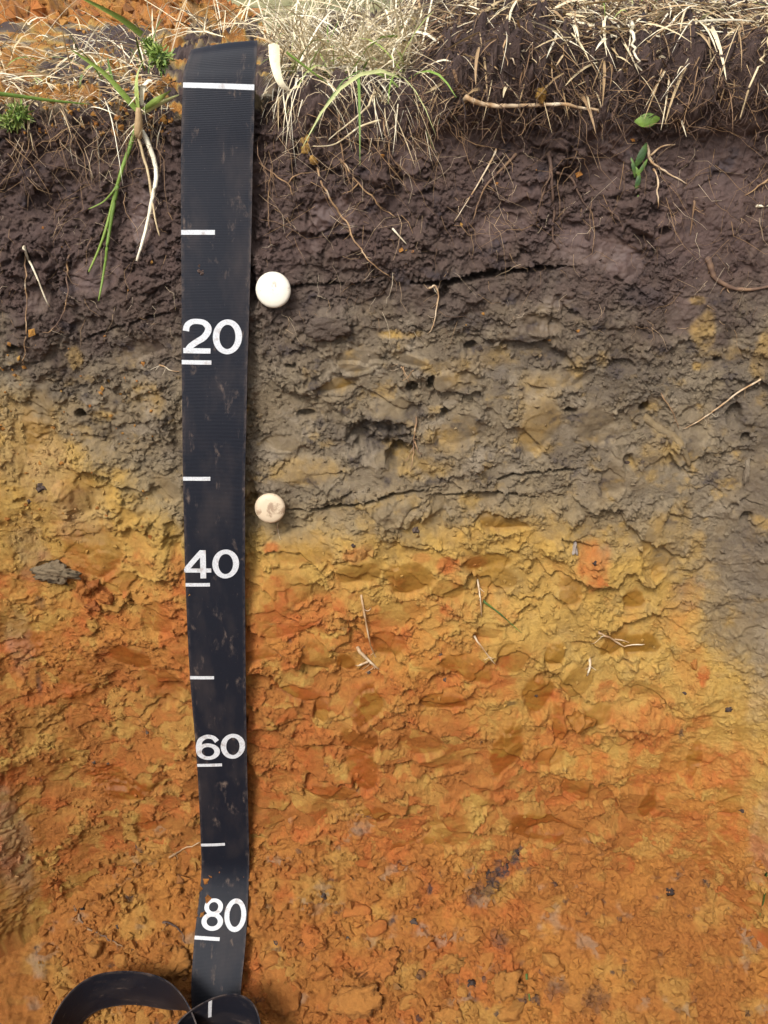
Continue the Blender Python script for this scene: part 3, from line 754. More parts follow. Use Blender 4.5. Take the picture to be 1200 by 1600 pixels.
def rand_rot(r):
    q = r.normal(size=4); q /= np.linalg.norm(q)
    w, x, y, z = q
    return np.array([[1 - 2 * (y * y + z * z), 2 * (x * y - z * w), 2 * (x * z + y * w)], [2 * (x * y + z * w), 1 - 2 * (x * x + z * z), 2 * (y * z - x * w)],
                     [2 * (x * z - y * w), 2 * (y * z + x * w), 1 - 2 * (x * x + y * y)]])

OCT_V = np.array([(1, 0, 0), (-1, 0, 0), (0, 1, 0), (0, -1, 0), (0, 0, 1), (0, 0, -1)], float)
OCT_F = np.array([(0, 2, 4), (2, 1, 4), (1, 3, 4), (3, 0, 4), (2, 0, 5), (1, 2, 5), (3, 1, 5), (0, 3, 5)])

class Bag:
    """collects vertices/faces of one mesh"""
    def __init__(s): s.v = []; s.q = []; s.t = []; s.a = []; s.n = 0
    def add(s, v, q=None, t=None, a=0.5):
        v = np.asarray(v, float)
        s.v.append(v); s.a.append(np.broadcast_to(a, (len(v),)).astype(float))
        if q is not None and len(q): s.q.append(np.asarray(q) + s.n)
        if t is not None and len(t): s.t.append(np.asarray(t) + s.n)
        s.n += len(v)
    def tube(s, pts, rad, sides=5, a=0.5, closed=True):
        pts = np.asarray(pts, float); n = len(pts)
        rad = np.broadcast_to(rad, (n,))
        T = np.gradient(pts, axis=0); T /= np.linalg.norm(T, axis=1)[:, None] + 1e-12
        ref = np.array([0.31, 0.22, 0.92])
        A = np.cross(T, ref); A /= np.linalg.norm(A, axis=1)[:, None] + 1e-9
        B = np.cross(T, A)
        th = np.arange(sides) * 2 * np.pi / sides
        V = pts[:, None] + rad[:, None, None] * (np.cos(th)[None, :, None] * A[:, None] + np.sin(th)[None, :, None] * B[:, None])
        i = np.arange(n - 1)[:, None] * sides + np.arange(sides)[None]
        j = np.arange(n - 1)[:, None] * sides + (np.arange(sides)[None] + 1) % sides
        q = np.stack([i, j, j + sides, i + sides], -1).reshape(-1, 4)
        aa = a if np.ndim(a) == 0 else np.repeat(a, sides)
        caps = [[0, k + 1, k] for k in range(1, sides - 1)] + [[(n - 1) * sides, (n - 1) * sides + k, (n - 1) * sides + k + 1] for k in range(1, sides - 1)]
        s.add(V.reshape(-1, 3), q, caps, aa)
    def blade(s, pts, wid, side, a=0.5, fold=0.25):
        """a leaf blade : three points across, folded along the middle"""
        pts = np.asarray(pts, float); n = len(pts)
        side = np.broadcast_to(side, pts.shape)
        T = np.gradient(pts, axis=0); T /= np.linalg.norm(T, axis=1)[:, None] + 1e-12
        S = side - (side * T).sum(1)[:, None] * T
        S /= np.linalg.norm(S, axis=1)[:, None] + 1e-9
        Nn = np.cross(T, S)
        w = np.broadcast_to(wid, (n,))[:, None]
        V = np.stack([pts - S * w / 2, pts + Nn * w * fold * 0.5, pts + S * w / 2], 1).reshape(-1, 3)
        i = (np.arange(n - 1)[:, None] * 3 + np.arange(2)[None]).ravel()
        s.add(V, np.stack([i, i + 1, i + 4, i + 3], 1), None, a if np.ndim(a) == 0 else np.repeat(a, 3))
    def build(s, name, mat, parent=None, smooth=True, origin=None, key='tint'):
        V = np.concatenate(s.v); A = np.concatenate(s.a)
        if origin is not None: V = V - np.asarray(origin)
        F = []
        if s.q: F.append(np.concatenate(s.q))
        if s.t: F.append(np.concatenate(s.t))
        o = mesh_np(name, V, F, mat, parent, {key: A}, smooth)
        if origin is not None and parent is None: o.location = origin
        return o

def spline(pts, n):
    """Catmull-Rom through control points (k,3)"""
    p = np.asarray(pts, float)
    p = np.vstack([2 * p[0] - p[1], p, 2 * p[-1] - p[-2]])
    k = len(p) - 3
    t = np.linspace(0, k - 1e-6, n)
    i = t.astype(int); f = (t - i)[:, None]
    a, b, c, d = p[i], p[i + 1], p[i + 2], p[i + 3]
    return 0.5 * (2 * b + (c - a) * f + (2 * a - 5 * b + 4 * c - d) * f ** 2 + (3 * b - a - 3 * c + d) * f ** 3)

def drape(pxs, n=None, off=0.0012, wob=0.0, seed=0, ends_in=True):
    """a curve lying on the built soil along photo points"""
    pxs = np.asarray(pxs, float)
    p3 = np.c_[pxs, np.zeros(len(pxs))] if pxs.shape[1] == 2 else pxs
    ln = np.sum(np.hypot(*np.diff(pxs[:, :2], axis=0).T))
    n = n or max(7, int(ln / 5))
    c = spline(p3, n)[:, :2]
    r = np.random.default_rng(seed)
    t = np.linspace(0, 1, n)
    c = c + wob * np.c_[fbm(t * ln / 22 + seed, t * 0 + 3, 3, 5), fbm(t * ln / 22 + seed, t * 0 + 8, 3, 6)]
    S = [surf(*q) for q in c]
    pos = np.array([s[0] for s in S]); nor = np.array([s[1] for s in S])
    h = (pos @ NN)
    # bridge small hollows: a stiff root spans them, following the high ground
    k = 2
    hs = np.array([h[max(0, i - k):i + k + 1].max() for i in range(n)])
    hs = np.convolve(np.pad(hs, 2, 'edge'), np.ones(5) / 5, 'valid')
    out = []
    for q, hh, p, nn_ in zip(c, hs, pos, nor):
        d = ray(*q)
        if abs(nn_ @ NN) > 0.9:
            tt = (hh + off - CAM @ NN) / (d @ NN)
            out.append(CAM + d * tt)
        else:
            out.append(p + nn_ * (off + 0.001))
    out = np.array(out)
    if ends_in:
        out[0] -= nor[0] * (off + 0.004); out[-1] -= nor[-1] * (off + 0.002)
    return out

# ------------------------------------------------------------------ the measuring tape
def tape_material():
    m, nt, b = new_mat('black_webbing')
    L = nt.links
    uv = nd(nt, 'ShaderNodeUVMap').outputs['UV']
    geo = nd(nt, 'ShaderNodeNewGeometry').outputs['Position']
    sep = nd(nt, 'ShaderNodeSeparateXYZ'); L.new(uv, sep.inputs[0])
    rib = math_n(nt, 'SINE', math_n(nt, 'MULTIPLY', sep.outputs[1], 2 * math.pi / 0.115), 0)
    wf = math_n(nt, 'SINE', math_n(nt, 'MULTIPLY', sep.outputs[0], 2 * math.pi / 0.13), 0)
    weave = math_n(nt, 'MULTIPLY', rib, math_n(nt, 'ADD', math_n(nt, 'MULTIPLY', wf, 0.35), 0.65))
    mp = nd(nt, 'ShaderNodeMapping'); L.new(uv, mp.inputs['Vector']); mp.inputs['Scale'].default_value = (1.0, 0.42, 1)
    mud1 = noise(nt, mp.outputs[0], 0.85, 6, 0.62, 0.4)
    mud2 = noise(nt, mp.outputs[0], 3.4, 5, 0.7)
    spk = noise(nt, uv, 9.0, 2, 0.5)
    dust = noise(nt, mp.outputs[0], 0.3, 4, 0.6)
    c = mix(nt, maprange(nt, weave, -1, 1, 0, 1), (0.0050, 0.0062, 0.0108), (0.0080, 0.0100, 0.0175))
    dirt = math_n(nt, 'ADD', math_n(nt, 'MULTIPLY', maprange(nt, mud1, 0.58, 0.70, 0, 0.5), maprange(nt, mud2, 0.42, 0.60, 0, 1)),
                  maprange(nt, dust, 0.48, 0.75, 0.0, 0.10))
    dirt = math_n(nt, 'ADD', dirt, maprange(nt, spk, 0.72, 0.78, 0, 0.35))
    edge = math_n(nt, 'ABSOLUTE', math_n(nt, 'SUBTRACT', sep.outputs[0], 2.6), 0)
    dirt = math_n(nt, 'ADD', dirt, math_n(nt, 'MULTIPLY', maprange(nt, edge, 2.3, 2.6, 0, 0.28), maprange(nt, mud2, 0.4, 0.65, 0, 1)))
    c = mix(nt, dirt, c, (0.23, 0.165, 0.125))
    L.new(c, b.inputs['Base Color'])
    L.new(maprange(nt, dirt, 0, 1, 0.58, 0.9), b.inputs['Roughness'])
    b.inputs['Specular IOR Level'].default_value = 0.24
    bp = nd(nt, 'ShaderNodeBump'); bp.inputs['Distance'].default_value = 0.0002; bp.inputs['Strength'].default_value = 0.3
    L.new(math_n(nt, 'ADD', weave, math_n(nt, 'MULTIPLY', dirt, 1.5)), bp.inputs['Height']); L.new(bp.outputs[0], b.inputs['Normal'])
    return m

def paint_material():
    m, nt, b = new_mat('white_print')
    geo = nd(nt, 'ShaderNodeNewGeometry').outputs['Position']
    n1 = noise(nt, geo, 900, 3, 0.6); n2 = noise(nt, geo, 120, 5, 0.7)
    c = mix(nt, maprange(nt, n1, 0.35, 0.62, 0.45, 0.0), (0.60, 0.61, 0.62), (0.26, 0.27, 0.30))
    c = mix(nt, maprange(nt, n2, 0.54, 0.68, 0, 0.65), c, (0.26, 0.20, 0.165))
    nt.links.new(c, b.inputs['Base Color']); b.inputs['Roughness'].default_value = 0.6
    return m
WEB = tape_material(); PRINT = paint_material()

TAPE_W = 5.2
def TP(px, py, n): return face_pt(px, py, n)
rows = []      # (left edge, right edge) in world
a_back = TP(300, 75, 0.6); b_back = TP(404, 57, 0.6)
rows.append((a_back - NN * 0.09 + ED * 0.045 - EX * .016, b_back - NN * 0.085 + ED * 0.045 - EX * .016))
rows.append((a_back - NN * 0.045 + ED * 0.022 - EX * .010, b_back - NN * 0.042 + ED * 0.022 - EX * .010))
rows.append((a_back - NN * 0.012 + ED * .002 - EX * .002, b_back - NN * 0.012 + ED * .003 - EX * .003))
for (lx, ly, rx, ry, n) in [(297, 84, 402, 72, 0.9), (288, 112, 400, 108, 1.3), (286, 134, 398, 138, 1.4), (284, 190, 397, 194, 1.4), (283, 250, 395, 252, 1.3),
                            (283, 363, 393, 363, 1.3), (284, 470, 390, 471, 1.4), (284, 566, 387, 567, 1.5), (285, 660, 385, 660, 1.6), (286, 748, 383, 747, 1.6),
                            (288, 835, 383, 834, 1.6), (290, 913, 383, 911, 1.5), (297, 1058, 384, 1056, 1.4), (308, 1194, 386, 1190, 1.3), (314, 1318, 389, 1313, 1.2),
                            (314, 1375, 389, 1373, 1.6)]:
    rows.append((TP(lx, ly, n), TP(rx, ry, n)))
def floor_plane(px, py, hgt):
    """point hgt cm above the 45 degree foot slope"""
    d = ray(px, py)
    # plane: (ED - NN).p = FD0 - hgt*sqrt2
    nrm = (ED - NN); t = ((FD0 - hgt * math.sqrt(2)) * CM - CAM @ nrm) / (d @ nrm)
    return CAM + d * t
rows.append((floor_plane(304, 1465, 1.5), floor_plane(384, 1470, 1.5)))
rows.append((floor_plane(299, 1540, 1.3), floor_plane(377, 1542, 1.3)))
rows.append((floor_plane(300, 1590, 1.2), floor_plane(374, 1592, 1.2)))
# loose coil at the bottom, lying on edge on the floor
SL_DN = (NN + ED) / math.sqrt(2)
def coil(px, py, h, wx, wy, wz):
    c = floor_plane(px, py, h); w = (EX * wx + SL_DN * wy + FDIR * wz); w = w / np.linalg.norm(w) * TAPE_W * CM / 2
    return (c - w, c + w)
for cpt in [(338, 1680, 1.3, 1, 0.1, 0.1), (315, 1760, 2.0, 0.8, 0.3, 0.6), (240, 1800, 2.8, 0.25, 0.35, 1.0), (150, 1760, 3.2, 0.0, 0.3, 1.0),
            (90, 1660, 3.4, -0.05, 0.0, 1.0), (102, 1600, 3.4, -0.12, -0.5, 1.0), (142, 1556, 3.4, -0.02, -0.75, 1.0), (200, 1544, 3.4, 0.05, -0.80, 1.0),
            (258, 1554, 3.6, 0.15, -0.7, 1.0), (298, 1580, 3.8, 0.18, -0.20, 1.0), (318, 1640, 3.6, 0.22, 0.15, 1.0), (310, 1710, 3.4, 0.1, 0.25, 1.0),
            (272, 1720, 3.4, 0.0, 0.25, 1.0), (262, 1660, 3.6, -0.05, 0.0, 1.0), (286, 1608, 4.0, 0.0, -0.35, 1.0), (328, 1586, 4.6, 0.15, -0.75, 1.0),
            (372, 1582, 5.0, 0.15, -0.85, 1.0), (410, 1605, 5.0, -0.15, -0.75, 1.0), (428, 1660, 4.6, -0.4, -0.4, 1.0), (420, 1740, 4.0, -0.4, 0.0, 1.0)]:
    rows.append(coil(*cpt))
Lp = np.array([r[0] for r in rows]); Rp = np.array([r[1] for r in rows])
NT = (len(rows) - 1) * 14 + 1
Ls = spline(Lp, NT); Rs = spline(Rp, NT)
Cs = (Ls + Rs) / 2
seg = np.linalg.norm(np.diff(Cs, axis=0), axis=1) / CM
Sarc = np.concatenate([[0], np.cumsum(seg)])
Wv = Rs - Ls
Tn = np.gradient(Cs, axis=0)
Nt = np.cross(Tn, Wv); Nt /= np.linalg.norm(Nt, axis=1)[:, None]
if (Nt[6 * 14] @ NN) < 0: Nt = -Nt
def ribbon(s, t, off):
    """s arc length cm, t 0..1 across -> world"""
    s = np.asarray(s, float); t = np.asarray(t, float)
    f = np.interp(s, Sarc, np.arange(NT)); i = np.clip(f.astype(int), 0, NT - 2); w = (f - i)[:, None]
    l = Ls[i] * (1 - w) + Ls[i + 1] * w; r = Rs[i] * (1 - w) + Rs[i + 1] * w; n = Nt[i] * (1 - w) + Nt[i + 1] * w
    cup = 0.0010 * np.sin(np.pi * t)[:, None]                 # slight cupping across the band
    return l + (r - l) * t[:, None] + n * (off * CM + cup)

tape = empty('measuring_tape', tuple(face_pt(340, 133, 0.2)))
tag(tape, 'black webbing depth tape with white centimetre numerals hanging down the soil face', 'measuring tape')
ORG = np.array(tape.location)
ncr = 9
sv = np.repeat(Sarc, ncr); tv = np.tile(np.linspace(0, 1, ncr), NT)
top_v = ribbon(sv, tv, 0.06); bot_v = ribbon(sv, tv, -0.06)
gf = grid_faces(NT, ncr)
e0 = np.arange(NT - 1) * ncr; e1 = e0 + ncr - 1; nb = NT * ncr
sideF = np.concatenate([np.stack([e0, e0 + nb, e0 + ncr + nb, e0 + ncr], 1), np.stack([e1, e1 + ncr, e1 + ncr + nb, e1 + nb], 1)])
capA = np.arange(ncr - 1); lastr = (NT - 1) * ncr + capA
capF = np.concatenate([np.stack([capA, capA + 1, capA + 1 + nb, capA + nb], 1), np.stack([lastr, lastr + nb, lastr + 1 + nb, lastr + 1], 1)])
band = mesh_np('band', np.concatenate([top_v, bot_v]) - ORG, [gf, gf[:, ::-1] + nb, sideF, capF], WEB, tape,
               uv=np.tile(np.c_[tv * TAPE_W, sv], (2, 1)))
mod = band.modifiers.new('edge', 'EDGE_SPLIT'); mod.split_angle = math.radians(50)

def s_at(py):
    """arc length where the tape's middle passes photo row py (hanging part)"""
    _, y, _ = project(Cs)
    k = np.arange(NT) < 20.5 * 14
    yy = y[k]; st = int(np.argmin(yy))
    return float(np.interp(py, yy[st:], Sarc[k][st:]))

def strip_quad(pts_l, pts_r):
    n = len(pts_l)
    V = np.concatenate([pts_l, pts_r]); i = np.arange(n - 1)
    return V, np.stack([i, i + 1, i + 1 + n, i + n], 1)
LIFT = [0.085]
def print_strip(bag, pl, pr, s0, t0):
    """glyph coordinates in cm (x right, y up) -> ribbon"""
    LIFT[0] += 0.0006
    V, q = strip_quad(np.asarray(pl, float), np.asarray(pr, float))
    bag.add(ribbon(s0 - V[:, 1], t0 + V[:, 0] / TAPE_W, LIFT[0]), q, None, 0.5)
def ring(bag, cx, cy, ro, rio, s0, t0, n=56):
    th = np.linspace(0, 2 * np.pi, n)
    print_strip(bag, np.c_[cx + ro[0] * np.cos(th), cy + ro[1] * np.sin(th)], np.c_[cx + rio[0] * np.cos(th), cy + rio[1] * np.sin(th)], s0, t0)
def stroke(bag, pts, w, s0, t0, n=40, smooth=True):
    p = np.c_[np.asarray(pts, float), np.zeros(len(pts))]
    c = spline(p, n)[:, :2] if smooth else p[:, :2]
    T = np.gradient(c, axis=0); T /= np.linalg.norm(T, axis=1)[:, None]
    Nn = np.c_[-T[:, 1], T[:, 0]]
    w = np.interp(np.linspace(0, 1, len(c)), np.linspace(0, 1, len(np.atleast_1d(w))), np.atleast_1d(w))[:, None] / 2
    print_strip(bag, c + Nn * w, c - Nn * w, s0, t0)
def box(bag, x0, x1, y0, y1, s0, t0):
    xs = np.linspace(x0, x1, 10)
    print_strip(bag, np.c_[xs, np.full(10, y1)], np.c_[xs, np.full(10, y0)], s0, t0)
def glyph(bag, ch, x, W, Hh, s0, t0):
    X = lambda a: x + a * W
    Y = lambda a: a * Hh
    if ch == '0':
        ring(bag, X(.5), Y(.5), (W * .5, Hh * .515), (W * .275, Hh * .36), s0, t0)
    elif ch == '8':
        ring(bag, X(.5), Y(.74), (W * .44, Hh * .275), (W * .22, Hh * .155), s0, t0)
        ring(bag, X(.5), Y(.275), (W * .5, Hh * .29), (W * .26, Hh * .155), s0, t0)
    elif ch == '6':
        ring(bag, X(.5), Y(.325), (W * .5, Hh * .34), (W * .265, Hh * .195), s0, t0)
        stroke(bag, [(X(.115), Y(.36)), (X(.125), Y(.55)), (X(.22), Y(.80)), (X(.48), Y(.935)), (X(.74), Y(.90)), (X(.90), Y(.74))],
               [.23 * W, .24 * W, .21 * W, .16 * Hh, .16 * Hh, .21 * W], s0, t0)
    elif ch == '2':
        stroke(bag, [(X(.11), Y(.66)), (X(.15), Y(.82)), (X(.30), Y(.925)), (X(.5), Y(.945)), (X(.72), Y(.915)), (X(.87), Y(.79)), (X(.865), Y(.64)),
                     (X(.72), Y(.47)), (X(.48), Y(.34)), (X(.26), Y(.2)), (X(.16), Y(.08))],
               [.22 * W, .21 * W, .16 * Hh, .15 * Hh, .16 * Hh, .22 * W, .23 * W, .19 * Hh, .18 * Hh, .18 * Hh, .2 * W], s0, t0)
        box(bag, X(.02), X(.97), 0, Y(.155), s0, t0)
    elif ch == '4':
        box(bag, X(.58), X(.80), 0, Y(1.0), s0, t0)
        box(bag, X(-.03), X(1.0), Y(.21), Y(.355), s0, t0)
        stroke(bag, [(X(.06), Y(.33)), (X(.35), Y(.64)), (X(.66), Y(.955))], .17 * Hh, s0, t0, 8)

MARKS = [(135, 1.0), (363, .49), (566, .46), (747, .45), (912, .42), (1057, .44), (1193, .51), (1317, .51), (1467, .50)]
for py, wd_ in MARKS:
    bag = Bag(); s0 = s_at(py)
    box(bag, 0.02, TAPE_W * wd_ - 0.02, -0.17, 0.17, s0, 0.0)
    tm = bag.build('tick_mark', PRINT, tape, False, ORG)
for txt, py, x0, x1, hg in [('20', 552, 0.10, 4.72, 2.62), ('40', 902, 0.02, 4.70, 2.72), ('60', 1184, 0.02, 5.05, 2.82), ('80', 1454, 0.55, 5.10, 2.95)]:
    bag = Bag(); s0 = s_at(py); wg = (x1 - x0 - 0.10) / 2
    glyph(bag, txt[0], x0, wg, hg, s0, 0.0); glyph(bag, txt[1], x0 + wg + 0.10, wg, hg, s0, 0.0)
    nm = bag.build('numeral', PRINT, tape, False, ORG)
    nm['label'] = 'white printed number ' + txt
bag = Bag()
_k = int(37.05 * 14)
if Nt[_k] @ (CAM - Cs[_k]) < 0: LIFT[0] = -0.19                # printed on the side that faces up here
box(bag, 0.0, TAPE_W * .48, -0.17, 0.17, float(Sarc[_k]), 0.5)
bag.build('tick_mark', PRINT, tape, False, ORG)

# ------------------------------------------------------------------ horizon pins
def pin_material(name, dirt):
    m, nt, b = new_mat(name)
    geo = nd(nt, 'ShaderNodeTexCoord').outputs['Object']
    n1 = noise(nt, geo, 90, 6, 0.65, 0.6); n2 = noise(nt, geo, 700, 3, 0.6)
    c = mix(nt, maprange(nt, n1, 0.66 - dirt * .15, 0.72 - dirt * .12, 0, 0.8), ((0.68, 0.63, 0.52) if dirt < .5 else (0.56, 0.44, 0.30)), (0.24, 0.15, 0.09))
    c = mix(nt, maprange(nt, n2, 0.6, 0.75, 0, 0.35), c, (0.45, 0.33, 0.22))
    nt.links.new(c, b.inputs['Base Color']); b.inputs['Roughness'].default_value = 0.5
    return m
def pin(px, py, rpx, dirt, label):
    s = pxcm(px, py); r = rpx / s * CM
    p, _, _ = surf(px, py)
    hp = face_pt(px, py, 1.35)
    e = empty('marker_pin', tuple(face_pt(px, py, 0.3)))
    tag(e, label, 'pin')
    o = np.array(e.location)
    ax = NN * 0.985 - ED * 0.12; ax /= np.linalg.norm(ax)
    A = EX; B = np.cross(ax, A)
    prof = [(0.0, 0.0032), (0.55, 0.0030), (0.84, 0.0024), (0.95, 0.0014), (1.0, 0.0), (0.97, -0.0022), (0.84, -0.0036), (0.3, -0.0042)]
    nseg = 40; th = np.arange(nseg) * 2 * np.pi / nseg
    V = []
    for rr, z in prof:
        rad = max(rr, 0.02) * r
        V.append(hp + ax * z + rad * (np.cos(th)[:, None] * A + np.sin(th)[:, None] * B))
    V = np.concatenate(V); q = []
    for k in range(len(prof) - 1):
        i = k * nseg + np.arange(nseg); j = k * nseg + (np.arange(nseg) + 1) % nseg
        q.append(np.stack([i, i + nseg, j + nseg, j], 1))
    m = pin_material('pin_head_paint', dirt)
    capf = np.array([[0, k, k + 1] for k in range(1, nseg - 1)])
    mesh_np('head', V - o, [np.concatenate(q), capf], m, e)
    bg = Bag(); bg.tube(np.array([hp - ax * 0.004, hp - ax * 0.05]), [0.0022, 0.0016], 10)
    bg.build('shank', PRINT, e, True, o)
pin(427, 453, 27, 0.4, 'clean white round-headed pin at the base of the dark topsoil')
pin(422, 794, 23.5, 1.0, 'mud-stained white pin at the top of the yellow clay')

# ------------------------------------------------------------------ roots and straws on the face
def px_r(px, py, w):
    """radius in metres of a thing w photo pixels wide at that place"""
    return w / pxcm(px, py) * CM / 2
def strand(name, label, cat, lines, w, tint, mat=ROOT, group=None, wob=5.0, off=0.0006, taper=0.45, sides=6, ends=True, seed=[0]):
    bag = Bag(); org = None
    for k, ln in enumerate(lines):
        seed[0] += 1
        pts = drape(ln, off=off, wob=wob, seed=seed[0], ends_in=ends)
        n = len(pts); t = np.linspace(0, 1, n)
        r = px_r(*ln[0], w * .9) * (1 - min(.8, taper + .2) * t) * (0.8 if k else 1.0)
        r = r * (1 + 0.42 * fbm(t * n * .45 + seed[0], t * 0 + 2, 3, 3))
        tt = np.clip(tint - .08 + 0.5 * fbm(t * n * .2 + seed[0], t * 0 + 6, 3, 4), 0, 1)
        bag.tube(pts, r, sides, tt)
        if org is None: org = pts[0]
        if mat is ROOT and k == 0:
            rh = np.random.default_rng(900 + seed[0])
            pxy = np.c_[project(pts)[:2]]
            for _ in range(int(2 + n / 7)):
                q = int(rh.uniform(.15, .9) * (n - 1)); an = rh.uniform(.3, 2.8); ll = rh.uniform(6, 22)
                a0 = pxy[q]; a1 = a0 + ll * .5 * np.array([math.cos(an), math.sin(an)]); a2 = a1 + ll * .5 * np.array([math.cos(an + rh.normal() * .6), math.sin(an + rh.normal() * .6)])
                hp_ = drape([tuple(a0), tuple(a1), tuple(a2)], n=6, off=0.0006, wob=2.0, seed=seed[0] + q)
                hp_[0] = pts[q]
                bag.tube(hp_, np.linspace(.34, .16, 6) * r[q], 4, float(np.clip(tint + rh.normal() * .15, 0, 1)))
    o = bag.build(name, mat, None, True, org)
    return tag(o, label, cat, group)

strand('root', 'long wavy tan root running down topsoil to the upper crack', 'root', [[(494, 262), (509, 301), (537, 344), (556, 379), (580, 411), (611, 434)]], 4.2, .72)
strand('root', 'tan root ending beside the square notch in the topsoil', 'root', [[(530, 244), (548, 273), (576, 305), (595, 324), (617, 339)], [(560, 285), (548, 298), (535, 304)]], 3.6, .68)
strand('root', 'slender brown root above the square notch in the topsoil', 'root', [[(599, 187), (604, 225), (614, 248), (625, 266)]], 3.2, .6)
strand('root', 'thin brown root hanging from the straw tuft', 'root', [[(527, 172), (531, 225), (542, 270), (554, 300)]], 3.4, .55)
strand('root', 'pale straight forked root slanting down across mid topsoil', 'root', [[(776, 232), (768, 250), (744, 293), (709, 348)]], 4.2, .92, wob=1.0)
strand('root', 'thicker greyish root beside the pale slanting one', 'root', [[(806, 240), (791, 258), (756, 297), (736, 356)]], 6.0, .5, wob=1.5)
strand('root', 'hooked pale root dangling below the dark upper crack', 'root', [[(670, 450), (680, 448), (686, 461), (682, 493), (670, 524)]], 4.0, .85)
strand('root', 'curved tan root close beside the tape in topsoil', 'root', [[(403, 254), (425, 270), (450, 289), (460, 309)], [(450, 289), (462, 276), (486, 270)]], 3.4, .62)
strand('root', 'thin upright root beside the tape above the clean white pin', 'root', [[(424, 262), (420, 310), (419, 364)]], 2.6, .6)
strand('root', 'dark woody root with forked tips hanging in right topsoil', 'root', [[(860, 240), (863, 290), (864, 330), (866, 375), (874, 390)], [(864, 270), (850, 300), (847, 312)], [(868, 268), (892, 281), (912, 315), (930, 345)]], 6.5, .33)
strand('root', 'pale forked rootstock with bent arms near the green sprig', 'root', [[(1007, 221), (1013, 240), (1018, 252), (1028, 262), (1052, 276), (1076, 289)], [(1015, 246), (1035, 231), (1057, 225)], [(1026, 266), (1027, 295), (1029, 326)]], 5.5, .85)
strand('root', 'rust-brown needle lying on the smooth right topsoil', 'root', [[(1086, 311), (1082, 340), (1078, 371)]], 4.0, .55, wob=.5)
strand('root', 'thick soil-coated root curving along the right topsoil', 'root', [[(1106, 403), (1111, 420), (1118, 436), (1146, 450), (1172, 452), (1200, 448), (1230, 445)]], 11, .42, wob=1.5)
strand('root', 'short tan root slanting on the far right topsoil', 'root', [[(1204, 276), (1185, 290), (1164, 306)]], 4.5, .72)
strand('root', 'long pale thread root sloping across the grey right corner', 'root', [[(1192, 591), (1155, 612), (1120, 638), (1099, 653), (1067, 672)]], 4.0, .85, wob=1.5)
strand('root', 'thin grey root crossing grey soil beside the worm burrow', 'root', [[(1035, 614), (1048, 640), (1061, 674)]], 2.6, .65)
strand('root', 'long straight tan root in the yellow clay', 'root', [[(564, 930), (571, 970), (579, 1007), (588, 1030)]], 4.6, .82, wob=1.0)
strand('root', 'stout forked pale root in the yellow clay', 'root', [[(558, 1015), (575, 1031), (594, 1048)], [(577, 1033), (567, 1037), (556, 1042)]], 7.5, .88, wob=1)
strand('root', 'straight white root standing above the green needle', 'root', [[(747, 908), (750, 935), (753, 966)]], 3.8, .95, wob=1)
strand('root', 'pale root lying below the green needle', 'root', [[(742, 998), (758, 1018), (776, 1041)]], 3.8, .9, wob=1)
strand('root', 'branched pale root lying level in the right ochre clay', 'root', [[(934, 988), (952, 994), (975, 1009), (1009, 1009)], [(958, 998), (970, 998), (984, 1004)]], 4.4, .85)
strand('root', 'short bent white root in the right ochre clay', 'root', [[(922, 1030), (921, 1046), (915, 1060)]], 5.5, .95, wob=.5)
strand('root', 'pale root poking out from behind the tape low down', 'root', [[(262, 1344), (275, 1334), (289, 1325), (314, 1318)]], 4.0, .75)
strand('root', 'brown root with a white forked tip on the pit floor', 'root', [[(116, 1414), (131, 1444), (169, 1466), (206, 1487)], [(204, 1486), (209, 1477), (214, 1470)]], 4.6, .5)
strand('root', 'short dark root on the pit floor beside the tape', 'root', [[(250, 1440), (276, 1448), (292, 1476)]], 4.4, .3)
strand('root', 'knotted root tuft hanging in the broken hollow', 'root', [[(650, 655), (648, 690), (644, 740)], [(648, 690), (655, 705), (662, 712)], [(647, 700), (639, 715), (633, 722)]], 3.6, .66)
strand('root', 'thin wandering root on the left topsoil', 'root', [[(109, 395), (105, 430), (105, 470), (86, 511), (64, 521)]], 3.6, .5)
strand('root', 'hair-thin pale root down the far left topsoil', 'root', [[(39, 395), (41, 440), (40, 500), (38, 549), (32, 572)]], 2.8, .7)
strand('root', 'thin root emerging behind the tape in grey soil', 'root', [[(246, 570), (262, 575), (284, 583)]], 3.0, .8)
strand('root', 'thread root beside the mud-stained pin', 'root', [[(436, 815), (434, 828), (432, 842)]], 2.2, .8)
strand('root', 'star of fine pale roots above the broken hollow', 'root', [[(622, 572), (634, 585), (640, 596)], [(648, 578), (638, 586), (626, 598)], [(630, 570), (633, 586), (638, 600)]], 2.2, .75)
# straws on the face
strand('straw', 'white straw sliver lying on mid topsoil', 'straw', [[(611, 355), (624, 369), (637, 384)]], 4.0, .98, STRAW, wob=.4)
strand('straw', 'white straw lying on the left topsoil', 'straw', [[(36, 385), (44, 405), (52, 421), (77, 481)]], 6.0, .97, STRAW, wob=1)
strand('straw', 'thick pale root-stalk lying level under the turf fringe', 'straw', [[(726, 150), (745, 160), (770, 165), (800, 166), (843, 164), (877, 163), (905, 168), (940, 173)]], 9.0, .88, ROOT, wob=1.5, off=0.004, taper=.25)
strand('straw', 'white straw stub at the far right of the topsoil', 'straw', [[(1181, 322), (1192, 322), (1204, 321)]], 6.0, .98, STRAW, wob=.3)
strand('straw', 'pale upright straw hung across the turf fringe at right', 'straw', [[(978, 66), (981, 92), (984, 110), (991, 130)]], 7, .98, STRAW, wob=.6, off=0.012, ends=False)
strand('straw', 'tan straw hanging down the right end of the turf', 'straw', [[(1196, 62), (1182, 100), (1168, 145), (1156, 186)]], 6, .55, STRAW, wob=.8, off=0.016, ends=False)
